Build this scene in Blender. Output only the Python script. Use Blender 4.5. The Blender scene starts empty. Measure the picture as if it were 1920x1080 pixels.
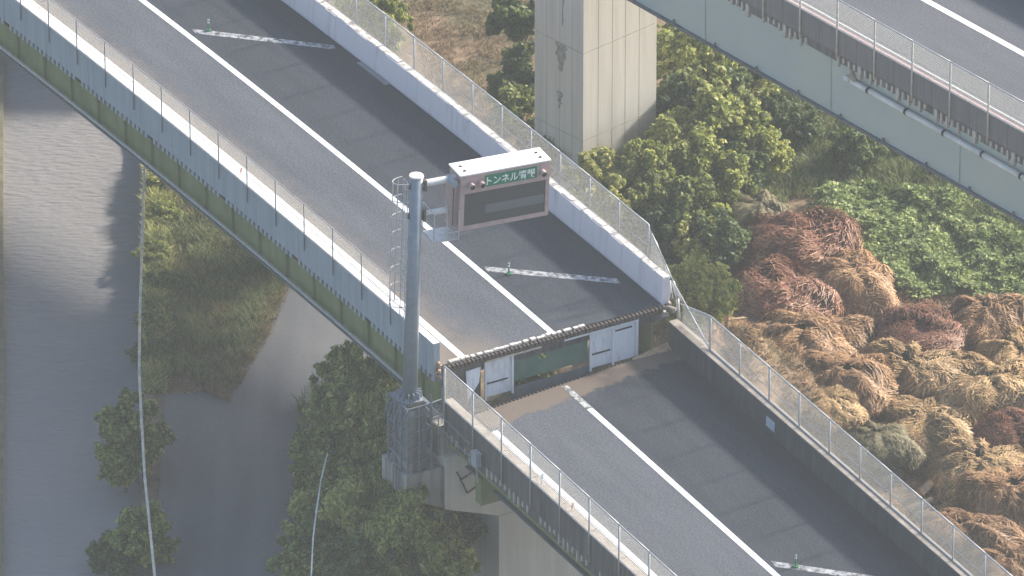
import bpy, math, random
import numpy as np
from mathutils import Vector, noise, Matrix

R = math.radians
sc = bpy.context.scene
rnd = random.Random(7)

# ------------------------------------------------------------------ camera
D = 350.0; TILT = R(29); F = 55 * D
cam_d = bpy.data.cameras.new('camera'); cam = bpy.data.objects.new('camera', cam_d)
sc.collection.objects.link(cam); sc.camera = cam
cam.location = (0, -D * math.cos(TILT), D * math.sin(TILT))
cam.rotation_euler = (R(90) - TILT, 0, 0)
cam_d.sensor_width = 36; cam_d.lens = 36 * F / 1920
cam_d.clip_start = 5; cam_d.clip_end = 3000

# ------------------------------------------------------------------ sky and sun
SUN_EL = R(27); SX, SY = .84, .54
w = bpy.data.worlds.new('World'); sc.world = w; w.use_nodes = True
nt = w.node_tree; bg = nt.nodes['Background']
sky = nt.nodes.new('ShaderNodeTexSky'); sky.sky_type = 'NISHITA'; sky.sun_disc = False
sky.sun_elevation = SUN_EL; sky.sun_rotation = math.atan2(SX, SY)
sky.air_density = 1.0; sky.dust_density = 2.5; sky.ozone_density = 1.5
nt.links.new(sky.outputs[0], bg.inputs[0]); bg.inputs[1].default_value = 0.13
sl = bpy.data.lights.new('sun', 'SUN'); sl.energy = 5.0; sl.angle = R(4.5); sl.color = (1, .90, .76)
so = bpy.data.objects.new('sun', sl); sc.collection.objects.link(so)
so.rotation_euler = Vector((SX * math.cos(SUN_EL), SY * math.cos(SUN_EL), math.sin(SUN_EL))).to_track_quat('Z', 'Y').to_euler()
sc.view_settings.view_transform = 'Standard'; sc.view_settings.look = 'None'
sc.view_settings.gamma = 1; sc.view_settings.exposure = 1.02
sc.view_settings.use_curve_mapping = False

# ------------------------------------------------------------------ helpers
CO = Vector(cam.location); CF = Vector((0, math.cos(TILT), -math.sin(TILT))); CU = Vector((0, math.sin(TILT), math.cos(TILT)))
def at(px, py, z):
    v = CF + Vector((1, 0, 0)) * ((px - 960) / F) - CU * ((py - 540) / F)
    return CO + v * ((z - CO.z) / v.z)

class Line:                     # a road's reference line: s along it, t to its right-hand far side
    def __init__(s, J, ang, k, z):
        s.J = J; s.d = Vector((math.cos(R(ang)), -math.sin(R(ang)), 0)); s.n = Vector((math.sin(R(ang)), math.cos(R(ang)), 0)); s.k = k; s.z = z
    def p(s, a, t, z=0):
        return Vector((s.J[0], s.J[1], 0)) + s.d * a + s.n * (t + .5 * s.k * a * a) + Vector((0, 0, z))
    def head(s, a):
        v = s.d + s.n * (s.k * a); return math.atan2(v.y, v.x)
LD = Line((1.227, -2.904), 60.6, -.00188, 0)
RD = Line((1.894, -4.004), 61.3, 0, -1.7)
UD = Line((14.58, 15.54), 51.2, 0, 3)

class MB:
    def __init__(s): s.v = []; s.f = []; s.uv = []
    def face(s, idx, uv=None):
        s.f.append(idx); s.uv.append(uv or [(0, 0)] * len(idx))
    def box(s, a, b, M=None):
        x0, y0, z0 = a; x1, y1, z1 = b; n = len(s.v)
        P = [(x0, y0, z0), (x1, y0, z0), (x1, y1, z0), (x0, y1, z0), (x0, y0, z1), (x1, y0, z1), (x1, y1, z1), (x0, y1, z1)]
        s.v += [tuple(M @ Vector(p)) if M else p for p in P]
        for q in ((0, 3, 2, 1), (4, 5, 6, 7), (0, 1, 5, 4), (1, 2, 6, 5), (2, 3, 7, 6), (3, 0, 4, 7)): s.face([n + i for i in q])
        return s
    def tube(s, a, b, r, n=8, r2=None, cap=True):
        a = Vector(a); b = Vector(b); r2 = r if r2 is None else r2
        q = (b - a).to_track_quat('Z', 'Y'); k = len(s.v)
        for c, rr in ((a, r), (b, r2)):
            for i in range(n):
                an = 2 * math.pi * i / n
                s.v.append(tuple(c + q @ Vector((rr * math.cos(an), rr * math.sin(an), 0))))
        for i in range(n):
            j = (i + 1) % n; s.face([k + i, k + j, k + n + j, k + n + i])
        if cap: s.face([k + i for i in range(n)][::-1]); s.face([k + n + i for i in range(n)])
        return s
    def path(s, pts, r, n=6):
        for a, b in zip(pts, pts[1:]): s.tube(a, b, r, n)
        return s
    def sweep(s, L, s0, s1, prof, n=1, zrel=True):
        """closed (t,z) profile swept along a Line; uv = (s,t)"""
        k = len(s.v); m = len(prof)
        ss = [s0 + (s1 - s0) * i / n for i in range(n + 1)]
        for a in ss:
            for t, z in prof: s.v.append(tuple(L.p(a, t, z + L.z)))
        for i in range(n):
            for j in range(m):
                q = (j + 1) % m
                s.face([k + i * m + j, k + i * m + q, k + (i + 1) * m + q, k + (i + 1) * m + j],
                       [(ss[i], prof[j][0]), (ss[i], prof[q][0]), (ss[i + 1], prof[q][0]), (ss[i + 1], prof[j][0])])
        s.face([k + j for j in range(m)][::-1], [(ss[0], prof[j][0]) for j in range(m)][::-1])
        s.face([k + n * m + j for j in range(m)], [(ss[-1], prof[j][0]) for j in range(m)])
        return s
    def mesh(s, name, mat, smooth=False):
        me = bpy.data.meshes.new(name); me.from_pydata(s.v, [], s.f)
        ul = me.uv_layers.new(name='uv'); flat = [c for u in s.uv for p in u for c in p]
        ul.data.foreach_set('uv', flat)
        if mat: me.materials.append(mat)
        if smooth: me.polygons.foreach_set('use_smooth', [True] * len(me.polygons))
        import bmesh
        bm = bmesh.new(); bm.from_mesh(me); bmesh.ops.recalc_face_normals(bm, faces=bm.faces); bm.to_mesh(me); bm.free()
        me.update(); return me

def link(name, data, parent=None, loc=None, rot=None, scale=None, kind=None, label=None, cat=None, group=None):
    o = bpy.data.objects.new(name, data); sc.collection.objects.link(o)
    if parent is not None:
        o.parent = parent
        # meshes are given in world metres unless a location is passed
        o.location = loc if loc is not None else (Matrix.Translation(parent.location).inverted() @ Vector((0, 0, 0)))
    elif loc is not None: o.location = loc
    if rot is not None: o.rotation_euler = rot
    if scale is not None: o.scale = scale
    if kind: o['kind'] = kind
    if label: o['label'] = label
    if cat: o['category'] = cat
    if group: o['group'] = group
    return o
def thing(name, label, cat, loc=(0, 0, 0), rot=None, group=None):
    return link(name, None, None, loc, rot, label=label, cat=cat, group=group)

# ------------------------------------------------------------------ materials
def mat(name, c1, c2=None, scale=3, rough=.8, bump=.0, bscale=30, stretch=(1, 1, 1), metal=0, c3=None, contrast=(.35, .65), spec=.3, coord='Object', detail=6):
    m = bpy.data.materials.new(name); m.use_nodes = True; t = m.node_tree; b = t.nodes['Principled BSDF']
    b.inputs['Roughness'].default_value = rough; b.inputs['Metallic'].default_value = metal
    b.inputs['Specular IOR Level'].default_value = spec
    tc = t.nodes.new('ShaderNodeTexCoord'); mp = t.nodes.new('ShaderNodeMapping'); mp.inputs['Scale'].default_value = stretch
    t.links.new(tc.outputs[coord], mp.inputs[0])
    if c2:
        n = t.nodes.new('ShaderNodeTexNoise'); n.inputs['Scale'].default_value = scale; n.inputs['Detail'].default_value = detail
        n.inputs['Roughness'].default_value = .65
        t.links.new(mp.outputs[0], n.inputs[0])
        r = t.nodes.new('ShaderNodeValToRGB'); r.color_ramp.elements[0].position = contrast[0]; r.color_ramp.elements[1].position = contrast[1]
        r.color_ramp.elements[0].color = (*c1, 1); r.color_ramp.elements[1].color = (*c2, 1)
        t.links.new(n.outputs[0], r.inputs[0]); out = r.outputs[0]
        if c3:
            n2 = t.nodes.new('ShaderNodeTexNoise'); n2.inputs['Scale'].default_value = scale * 9; n2.inputs['Detail'].default_value = 4
            t.links.new(tc.outputs[coord], n2.inputs[0])
            mr = t.nodes.new('ShaderNodeMapRange'); mr.inputs[1].default_value = .5; mr.inputs[2].default_value = .7
            t.links.new(n2.outputs[0], mr.inputs[0])
            mx = t.nodes.new('ShaderNodeMix'); mx.data_type = 'RGBA'; t.links.new(mr.outputs[0], mx.inputs[0])
            t.links.new(out, mx.inputs[6]); mx.inputs[7].default_value = (*c3, 1); out = mx.outputs[2]
        t.links.new(out, b.inputs['Base Color'])
        m['outn'] = out.node.name
    else: b.inputs['Base Color'].default_value = (*c1, 1)
    if bump:
        nb = t.nodes.new('ShaderNodeTexNoise'); nb.inputs['Scale'].default_value = bscale; nb.inputs['Detail'].default_value = 5
        t.links.new(tc.outputs['Object'], nb.inputs[0]); bp = t.nodes.new('ShaderNodeBump'); bp.inputs['Strength'].default_value = bump; bp.inputs['Distance'].default_value = .03
        t.links.new(nb.outputs[0], bp.inputs['Height']); t.links.new(bp.outputs[0], b.inputs['Normal'])
    return m

def N(t, typ, **kw):
    n = t.nodes.new(typ)
    for k, v in kw.items(): setattr(n, k, v)
    return n
def math_(t, op, a, b=None, c=None, clamp=False):
    n = t.nodes.new('ShaderNodeMath'); n.operation = op; n.use_clamp = clamp
    for i, x in enumerate((a, b, c)):
        if x is None: continue
        if isinstance(x, (int, float)): n.inputs[i].default_value = x
        else: t.links.new(x, n.inputs[i])
    return n.outputs[0]
def sstep(t, x, a, b):
    n = t.nodes.new('ShaderNodeMapRange'); n.interpolation_type = 'SMOOTHSTEP'
    t.links.new(x, n.inputs[0]); n.inputs[1].default_value = a; n.inputs[2].default_value = b; return n.outputs[0]

def asphalt(name, base, light, dust=None):
    """aggregate grain, long soft tyre wear, a few hairline cracks; dust(t, s, tt, noise)-> mask socket"""
    m = bpy.data.materials.new(name); m.use_nodes = True; t = m.node_tree; b = t.nodes['Principled BSDF']
    b.inputs['Roughness'].default_value = .85; b.inputs['Specular IOR Level'].default_value = .25
    tc = t.nodes.new('ShaderNodeTexCoord'); uv = t.nodes.new('ShaderNodeSeparateXYZ'); t.links.new(tc.outputs['UV'], uv.inputs[0])
    s_, t_ = uv.outputs[0], uv.outputs[1]
    g = N(t, 'ShaderNodeTexNoise'); g.inputs['Scale'].default_value = 13; g.inputs['Detail'].default_value = 3; g.inputs['Roughness'].default_value = .8; t.links.new(tc.outputs['UV'], g.inputs[0])
    mp = N(t, 'ShaderNodeMapping'); mp.inputs['Scale'].default_value = (.25, 1.6, 1); t.links.new(tc.outputs['UV'], mp.inputs[0])
    l = N(t, 'ShaderNodeTexNoise'); mp.inputs['Location'].default_value = (0, 0, .37); l.inputs['Scale'].default_value = 1; l.inputs['Detail'].default_value = 5; t.links.new(mp.outputs[0], l.inputs[0])
    f1 = math_(t, 'MULTIPLY', math_(t, 'SUBTRACT', g.outputs[0], .5), 4.2)
    f2 = math_(t, 'MULTIPLY', math_(t, 'SUBTRACT', l.outputs[0], .5), 1.1)
    fac = math_(t, 'ADD', math_(t, 'ADD', f1, f2), .5, clamp=True)
    mx = N(t, 'ShaderNodeMix', data_type='RGBA'); t.links.new(fac, mx.inputs[0]); mx.inputs[6].default_value = (*base, 1); mx.inputs[7].default_value = (*light, 1)
    out = mx.outputs[2]
    # pale scratches and hair cracks
    wmp = N(t, 'ShaderNodeMapping'); wmp.inputs['Location'].default_value = (3.1, 1.7, .43); t.links.new(tc.outputs['UV'], wmp.inputs[0]); wv = N(t, 'ShaderNodeTexNoise'); wv.inputs['Scale'].default_value = .5; wv.inputs['Detail'].default_value = 9; wv.inputs['Roughness'].default_value = .62; t.links.new(wmp.outputs[0], wv.inputs[0])
    cr = math_(t, 'ABSOLUTE', math_(t, 'SUBTRACT', wv.outputs[0], .52))
    crm = math_(t, 'MULTIPLY', math_(t, 'SUBTRACT', 1, sstep(t, cr, 0, .005)), .16)
    mx2 = N(t, 'ShaderNodeMix', data_type='RGBA'); t.links.new(crm, mx2.inputs[0]); t.links.new(out, mx2.inputs[6]); mx2.inputs[7].default_value = (*[c * 2.2 for c in light], 1)
    out = mx2.outputs[2]
    if dust:
        n = N(t, 'ShaderNodeTexNoise'); n.inputs['Scale'].default_value = 1.3; n.inputs['Detail'].default_value = 6; n.inputs['Roughness'].default_value = .7; t.links.new(tc.outputs['UV'], n.inputs[0])
        for fn, col in dust:
            mx3 = N(t, 'ShaderNodeMix', data_type='RGBA'); t.links.new(fn(t, s_, t_, n.outputs[0]), mx3.inputs[0]); t.links.new(out, mx3.inputs[6]); mx3.inputs[7].default_value = (*col, 1)
            out = mx3.outputs[2]
    t.links.new(out, b.inputs['Base Color'])
    bp = N(t, 'ShaderNodeBump'); bp.inputs['Strength'].default_value = .35; bp.inputs['Distance'].default_value = .02; t.links.new(g.outputs[0], bp.inputs['Height']); t.links.new(bp.outputs[0], b.inputs['Normal'])
    return m

DUST = (.235, .19, .15)
def dust_left(t, s, tt, n):       # a band of dry mud along the left kerb and a patch at the broken end
    a = math_(t, 'SUBTRACT', 1, sstep(t, math_(t, 'ADD', tt, math_(t, 'MULTIPLY', n, -1.8)), -4.6, -3.0))
    e = math_(t, 'MULTIPLY', sstep(t, math_(t, 'ADD', s, math_(t, 'MULTIPLY', n, 1.6)), -1.0, .9), math_(t, 'SUBTRACT', 1, sstep(t, tt, -3.2, -1.2)))
    return math_(t, 'MULTIPLY', math_(t, 'MAXIMUM', a, e), .6, clamp=True)
def dust_joint(t, s, tt, n):
    x = math_(t, 'ADD', math_(t, 'ADD', s, math_(t, 'MULTIPLY', tt, .14)), math_(t, 'MULTIPLY', n, 1.5))
    a = math_(t, 'SUBTRACT', 1, sstep(t, x, 1.2, 1.45))
    return math_(t, 'MULTIPLY', a, .85, clamp=True)
def dust_kerb(t, s, tt, n):
    a = math_(t, 'SUBTRACT', 1, sstep(t, math_(t, 'ADD', tt, math_(t, 'MULTIPLY', n, -.6)), -4.5, -3.9))
    return math_(t, 'MULTIPLY', a, .5, clamp=True)
def gutter(t, s, tt, n):
    return math_(t, 'MULTIPLY', sstep(t, math_(t, 'ADD', tt, math_(t, 'MULTIPLY', n, .25)), 3.72, 3.76), .45)

M = {}
M['old_left'] = asphalt('weathered asphalt', (.048, .058, .076), (.110, .121, .143), [(dust_left, DUST)])
M['new_left'] = asphalt('fresh asphalt', (.024, .031, .043), (.058, .067, .086), [(gutter, (.045, .046, .052))])
M['old_right'] = asphalt('weathered asphalt lower', (.048, .058, .076), (.110, .121, .143), [(dust_kerb, DUST), (dust_joint, (.17, .135, .11))])
M['new_right'] = asphalt('fresh asphalt lower', (.024, .031, .043), (.058, .067, .086), [(gutter, (.045, .046, .052)), (dust_joint, (.17, .135, .11))])
M['upper_road'] = asphalt('upper asphalt', (.066, .074, .092), (.115, .124, .142))
M['paint'] = mat('road paint', (.62, .63, .65), (.86, .87, .90), 2.5, .6, contrast=(.25, .5))
M['worn_paint'] = mat('worn road paint', (.085, .088, .098), (.50, .52, .54), 5, .8, contrast=(.40, .60), detail=9)
M['conc_white'] = mat('white painted concrete', (.36, .35, .38), (.63, .60, .65), 1.6, .8, .15, 20, (1.4, 1.4, .22), contrast=(.15, .45))
M['conc_top'] = mat('chipped pale concrete', (.40, .37, .33), (.74, .70, .66), 5, .85, .3, 25, contrast=(.38, .5))
M['conc_blue'] = mat('pale blue grey concrete', (.24, .28, .33), (.33, .385, .44), 1.5, .8, .1, 20, (2, 2, .2), contrast=(.2, .6))
M['conc_dark'] = mat('stained dark concrete', (.055, .055, .058), (.17, .165, .165), 2.2, .9, .3, 20, (2.4, 2.4, .18), contrast=(.3, .7))
M['conc_barrier'] = mat('dark weathered barrier', (.042, .050, .060), (.070, .078, .088), 2, .9, .2, 20, (1.5, 1.5, .3))
M['conc_beige'] = mat('beige concrete coping', (.25, .22, .19), (.40, .36, .32), 3, .9, .2, 25)
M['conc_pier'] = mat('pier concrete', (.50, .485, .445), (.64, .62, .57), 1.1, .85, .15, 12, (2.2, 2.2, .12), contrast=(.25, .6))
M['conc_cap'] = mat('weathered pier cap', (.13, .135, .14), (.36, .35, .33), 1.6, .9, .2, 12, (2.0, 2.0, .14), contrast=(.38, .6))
M['conc_upper'] = mat('violet grey concrete', (.12, .115, .12), (.21, .20, .205), 2.2, .9, .2, 20, (2.4, 2.4, .18), contrast=(.2, .8))
M['rib'] = mat('pale drip stained rib', (.24, .23, .21), (.52, .50, .45), 4, .85, .1, 20, (2, 2, .6))
M['girder_green'] = mat('moss green girder paint', (.145, .18, .08), (.215, .25, .125), 1.4, .6, .05, 10, (1, 1, .5))
M['girder_side'] = mat('green grey girder paint', (.35, .43, .445), (.43, .475, .43), .35, .5, .03, 10, contrast=(.3, .7))
M['girder_dark'] = mat('dark flange', (.085, .10, .12), (.13, .15, .17), 2, .6)
M['plate_green'] = mat('green end plate', (.055, .125, .10), (.085, .165, .13), 2, .5)
M['panel'] = mat('white end panel', (.42, .44, .48), (.68, .71, .76), 2.2, .5, .1, 12, (2, 2, .5), contrast=(.25, .5))
M['steel_dark'] = mat('rusty joint steel', (.045, .038, .036), (.14, .11, .095), 9, .8, .3, 30)
M['galv'] = mat('galvanised steel', (.38, .40, .43), (.52, .54, .57), 6, .45, metal=.25, spec=.5)
M['wire'] = mat('chain link wire', (.42, .43, .44), rough=.5, metal=.2)
M['pole'] = mat('blue grey painted pole', (.20, .245, .30), (.26, .305, .36), 2, .3, spec=.5)
M['pole_dark'] = mat('dull fence post', (.13, .16, .20), (.2, .23, .27), 3, .6)
M['cap'] = mat('pole cap', (.75, .70, .66), rough=.6)
M['sign_pink'] = mat('faded pinkish brown paint', (.38, .29, .285), (.47, .36, .35), 4, .6, .05, 15)
M['sign_roof'] = mat('white roof sheet', (.78, .77, .78), (.88, .87, .88), 4, .5)
M['led'] = mat('dark display glass', (.048, .055, .062), (.07, .078, .085), 12, .35, spec=.5)
M['led_light'] = mat('display inset', (.13, .15, .165), rough=.4)
M['name_green'] = mat('green name board', (.012, .20, .12), rough=.5)
M['letter'] = mat('white lettering', (.8, .85, .83), rough=.5)
M['black'] = mat('black', (.02, .02, .022), rough=.6)
M['pipe_white'] = mat('white pipe', (.60, .62, .62), (.74, .75, .74), 4, .5)
M['pipe_grey'] = mat('weathered grey pipe', (.40, .39, .36), (.62, .60, .55), 2, .6)
M['green_post'] = mat('green plastic', (.05, .19, .09), rough=.5)
M['orange'] = mat('orange plastic', (.75, .16, .05), rough=.5)
M['bark'] = mat('bark', (.09, .07, .055), (.17, .14, .11), 8, .9, .4, 20)
M['wood'] = mat('cut timber', (.34, .22, .14), (.55, .40, .27), 5, .8, .2, 20, (1, 1, 6))
M['wood_end'] = mat('orange cut wood', (.50, .22, .10), (.62, .32, .16), 8, .8)
M['soil'] = mat('brown soil', (.13, .095, .07), (.26, .185, .135), 2.5, .95, .6, 9, c3=(.33, .26, .2))

def leafmat(name, cols, trans=.42):
    m = bpy.data.materials.new(name); m.use_nodes = True; t = m.node_tree; b = t.nodes['Principled BSDF']
    b.inputs['Roughness'].default_value = .55; b.inputs['Specular IOR Level'].default_value = .3
    g = N(t, 'ShaderNodeNewGeometry'); oi = N(t, 'ShaderNodeObjectInfo')
    tc = N(t, 'ShaderNodeTexCoord'); n = N(t, 'ShaderNodeTexNoise'); n.inputs['Scale'].default_value = 1.6; t.links.new(tc.outputs['Object'], n.inputs[0])
    f = math_(t, 'ADD', math_(t, 'MULTIPLY', g.outputs['Random Per Island'], .55), math_(t, 'MULTIPLY', n.outputs[0], .6))
    f = math_(t, 'ADD', f, math_(t, 'MULTIPLY', math_(t, 'SUBTRACT', oi.outputs['Random'], .5), .25))
    r = N(t, 'ShaderNodeValToRGB'); e = r.color_ramp.elements
    while len(e) < len(cols): e.new(.5)
    for i, c in enumerate(cols): e[i].position = .15 + .8 * i / (len(cols) - 1); e[i].color = (*c, 1)
    t.links.new(f, r.inputs[0]); t.links.new(r.outputs[0], b.inputs['Base Color'])
    if trans:
        tr = N(t, 'ShaderNodeBsdfTranslucent'); t.links.new(r.outputs[0], tr.inputs[0])
        mx = N(t, 'ShaderNodeMixShader'); mx.inputs[0].default_value = trans
        t.links.new(b.outputs[0], mx.inputs[1]); t.links.new(tr.outputs[0], mx.inputs[2]); t.links.new(mx.outputs[0], t.nodes['Material Output'].inputs[0])
    return m
M['leaf'] = leafmat('broad leaves', [(.06, .085, .038), (.17, .22, .065), (.36, .40, .11), (.62, .61, .21)])
M['leaf_yellow_sunny'] = leafmat('yellow leaves and painted sun', [(.065, .095, .04), (.20, .25, .08), (.43, .45, .15), (.66, .61, .25)])  # yellow leaf tones; on shaded bank plants they stand in for sunlight
M['leaf_dark'] = leafmat('dark leaves', [(.045, .075, .04), (.11, .16, .06), (.23, .29, .10)])
M['bamboo'] = leafmat('sun brightened bamboo leaves', [(.06, .095, .042), (.21, .27, .08), (.47, .51, .15), (.74, .72, .27)])  # palette brightened to put missing sunlight into the leaf colour
M['ivy'] = leafmat('ground vine leaves', [(.04, .07, .035), (.11, .17, .06), (.30, .38, .13), (.60, .64, .30)])
M['grass_green'] = leafmat('green grass', [(.045, .07, .036), (.10, .14, .056), (.20, .24, .09), (.32, .31, .15)])
M['grass_dry'] = leafmat('dry grass', [(.12, .10, .06), (.22, .17, .10), (.34, .25, .16)])
M['straw'] = leafmat('pale straw', [(.15, .10, .055), (.31, .21, .11), (.54, .37, .19), (.74, .55, .31)], .12)
M['straw_brown'] = leafmat('brown straw', [(.10, .062, .042), (.22, .13, .075), (.42, .25, .13), (.62, .40, .22)], .12)
M['brush'] = leafmat('red brown brushwood', [(.055, .03, .022), (.14, .06, .038), (.27, .11, .065), (.44, .27, .17)], .08)
M['straw_green'] = leafmat('greenish straw', [(.13, .12, .075), (.22, .20, .12), (.36, .32, .20)], .12)
M['core'] = mat('packed straw', (.07, .052, .04), (.15, .11, .075), 5, .95, .6, 12)

# ------------------------------------------------------------------ ground, water, track
ZG, ZW = -9.5, -9.95
def bank(px, y):            # the river runs a little off square to the view
    return (px - 960) / F * (math.cos(TILT) * (y + D * math.cos(TILT)) - math.sin(TILT) * (ZG - D * math.sin(TILT)))
BX = -12.72; WX = bank(6, 20)
def gz(x, y):
    h = .05 * noise.noise(Vector((x * .9, y * .9, 0)))
    c = at(1290, 560, -4); d = math.hypot((x - c.x) * .8, (y - c.y))
    h += 5.0 * max(0, 1 - (d / 6.5)) ** 1.1 * (1 + .3 * noise.noise(Vector((x, y, 3))))
    return ZG + h
gm = bpy.data.materials.new('ground'); gm.use_nodes = True
t = gm.node_tree; b = t.nodes['Principled BSDF']; b.inputs['Roughness'].default_value = .95; b.inputs['Specular IOR Level'].default_value = .1
tc = N(t, 'ShaderNodeTexCoord')
n1 = N(t, 'ShaderNodeTexNoise'); n1.inputs['Scale'].default_value = .22; n1.inputs['Detail'].default_value = 6; t.links.new(tc.outputs['Object'], n1.inputs[0])
n2 = N(t, 'ShaderNodeTexNoise'); n2.inputs['Scale'].default_value = 2.6; n2.inputs['Detail'].default_value = 8; n2.inputs['Roughness'].default_value = .7; t.links.new(tc.outputs['Object'], n2.inputs[0])
r1 = N(t, 'ShaderNodeValToRGB'); r1.color_ramp.elements[0].position = .42; r1.color_ramp.elements[1].position = .58
r1.color_ramp.elements[0].color = (.27, .20, .145, 1); r1.color_ramp.elements[1].color = (.15, .145, .095, 1); t.links.new(n1.outputs[0], r1.inputs[0])
mx = N(t, 'ShaderNodeMix', data_type='RGBA', blend_type='MULTIPLY'); mx.inputs[0].default_value = 1
r2 = N(t, 'ShaderNodeValToRGB'); r2.color_ramp.elements[0].position = .3; r2.color_ramp.elements[0].color = (.5, .5, .5, 1); r2.color_ramp.elements[1].position = .7; r2.color_ramp.elements[1].color = (1.25, 1.2, 1.15, 1)
t.links.new(n2.outputs[0], r2.inputs[0]); t.links.new(r1.outputs[0], mx.inputs[6]); t.links.new(r2.outputs[0], mx.inputs[7]); t.links.new(mx.outputs[2], b.inputs['Base Color'])
bp = N(t, 'ShaderNodeBump'); bp.inputs['Strength'].default_value = .7; bp.inputs['Distance'].default_value = .08; t.links.new(n2.outputs[0], bp.inputs['Height']); t.links.new(bp.outputs[0], b.inputs['Normal'])

def spaced(a, b, fa, fb, fine):
    out = [a + (fa - a) * (i / 6) ** .6 for i in range(6)]; n = int((fb - fa) / fine)
    out += [fa + (fb - fa) * i / n for i in range(n)]; out += [fb + (b - fb) * (i / 6) ** 1.6 for i in range(7)]; return out
xs = spaced(BX, 900, BX + .01, 26, .35)[6:]; xs[0] = BX; ys = spaced(-290, 900, -22, 46, .4)
g = MB()
for y in ys:
    bo = bank(266, y) - BX
    for x in xs:
        x = x + bo * max(0, 1 - (x - BX) / 22); g.v.append((x, y, gz(x, y)))
nx = len(xs)
for j in range(len(ys) - 1):
    for i in range(nx - 1): g.face([j * nx + i, j * nx + i + 1, (j + 1) * nx + i + 1, (j + 1) * nx + i])
k = len(g.v)                     # the earth face down to the river bed
for y in ys: g.v.append((bank(266, y), y, -12.4))
for j in range(len(ys) - 1): g.face([j * nx, (j + 1) * nx, k + j + 1, k + j])
link('ground', g.mesh('ground', gm, True), kind='structure')

yw = at(60, 88, ZW).y
wm = bpy.data.materials.new('river water'); wm.use_nodes = True; t = wm.node_tree; b = t.nodes['Principled BSDF']
b.inputs['Base Color'].default_value = (.25, .245, .25, 1); b.inputs['Roughness'].default_value = .12; b.inputs['IOR'].default_value = 1.2
tc = N(t, 'ShaderNodeTexCoord'); mp = N(t, 'ShaderNodeMapping'); mp.inputs['Scale'].default_value = (1.2, 3.2, 1); t.links.new(tc.outputs['Object'], mp.inputs[0])
wn = N(t, 'ShaderNodeTexNoise'); wn.inputs['Scale'].default_value = 1.5; wn.inputs['Detail'].default_value = 5; t.links.new(mp.outputs[0], wn.inputs[0])
bp = N(t, 'ShaderNodeBump'); bp.inputs['Strength'].default_value = .9; bp.inputs['Distance'].default_value = .12; t.links.new(wn.outputs[0], bp.inputs['Height']); t.links.new(bp.outputs[0], b.inputs['Normal'])
wmesh = MB(); wmesh.v = [(bank(-5, -290), -290, ZW), (bank(285, -290), -290, ZW), (bank(285, yw + 1), yw + 1, ZW), (bank(-5, yw + 1), yw + 1, ZW)]; wmesh.face([0, 1, 2, 3])
link('water', wmesh.mesh('water', wm), kind='structure')
lb = MB(); lb.v = [(x, y, z) for z in (-12.4, -9.7) for x, y in ((-900, -290), (bank(6, -290), -290), (bank(6, 900), 900), (-900, 900))]; [lb.face(f_) for f_ in ((0, 3, 2, 1), (4, 5, 6, 7), (0, 1, 5, 4), (1, 2, 6, 5), (2, 3, 7, 6), (3, 0, 4, 7))]; link('far_bank', lb.mesh('far_bank', mat('far bank', (.12, .115, .07), (.20, .18, .12), 1.5, .95, .4, 8)), kind='structure')
rv = thing('river_wall', 'dark river wall with a steel railing across the channel behind the bridge', 'wall', ((bank(135, yw)), yw + .6, ZW))
q = MB().box((WX - 1.2, yw, ZW - 1), (bank(585, yw), yw + 1.2, ZW + 5.2)); link('wall_body', q.mesh('wall_body', M['conc_dark']), rv)
q = MB()
for z in (.45, .9): q.tube((WX - 1, yw + .2, ZW + 5.2 + z), (bank(585, yw), yw + .2, ZW + 5.2 + z), .035)
link('rail', q.mesh('rail', M['steel_dark']), rv)
q = MB().tube((0, 0, 0), (0, 0, .92), .05); pm = q.mesh('post', M['steel_dark'])
for i in range(9): link('post', pm, rv, (-2.4 + i * 1.9, -.4, 5.2))

# track: a compacted grey road on the flood bank
def poly_obj(name, pts, z, m, kind='structure'):
    q = MB(); P = [at(x, y, z) for x, y in pts]
    q.v = [tuple(p) for p in P]; q.face(list(range(len(P)))); return q
trk = bpy.data.materials.new('track'); trk.use_nodes = True; t = trk.node_tree; b = t.nodes['Principled BSDF']; b.inputs['Roughness'].default_value = .9
tc = N(t, 'ShaderNodeTexCoord'); mp = N(t, 'ShaderNodeMapping'); mp.inputs['Rotation'].default_value = (0, 0, R(8)); mp.inputs['Scale'].default_value = (.55, .07, 1); t.links.new(tc.outputs['Object'], mp.inputs[0])
a1 = N(t, 'ShaderNodeTexNoise'); a1.inputs['Scale'].default_value = 1.2; a1.inputs['Detail'].default_value = 4; t.links.new(mp.outputs[0], a1.inputs[0])
a2 = N(t, 'ShaderNodeTexNoise'); a2.inputs['Scale'].default_value = 9; a2.inputs['Detail'].default_value = 4; t.links.new(tc.outputs['Object'], a2.inputs[0])
fac = math_(t, 'ADD', math_(t, 'MULTIPLY', math_(t, 'SUBTRACT', a2.outputs[0], .5), .9), math_(t, 'ADD', math_(t, 'MULTIPLY', math_(t, 'SUBTRACT', a1.outputs[0], .5), 2.4), .5), clamp=True)
cr = N(t, 'ShaderNodeMix', data_type='RGBA'); t.links.new(fac, cr.inputs[0]); cr.inputs[6].default_value = (.085, .092, .108, 1); cr.inputs[7].default_value = (.145, .152, .165, 1); t.links.new(cr.outputs[2], b.inputs['Base Color'])
q = poly_obj('gravel_road', [(520, 440), (820, 420), (790, 600), (690, 760), (640, 900), (600, 1090), (590, 1300), (250, 1300), (285, 1085), (300, 900), (310, 740), (430, 730), (480, 600)], ZG + .09, trk)
link('gravel_road', q.mesh('gravel_road', trk), kind='structure')

# ------------------------------------------------------------------ bridges
def frange(a, b, st):
    n = max(1, round((b - a) / st)); return [(a + (b - a) * i / n, a + (b - a) * (i + 1) / n) for i in range(n)]

def span(label, L, s0, s1, base):
    return thing('bridge_span', label, 'bridge', base)

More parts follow.
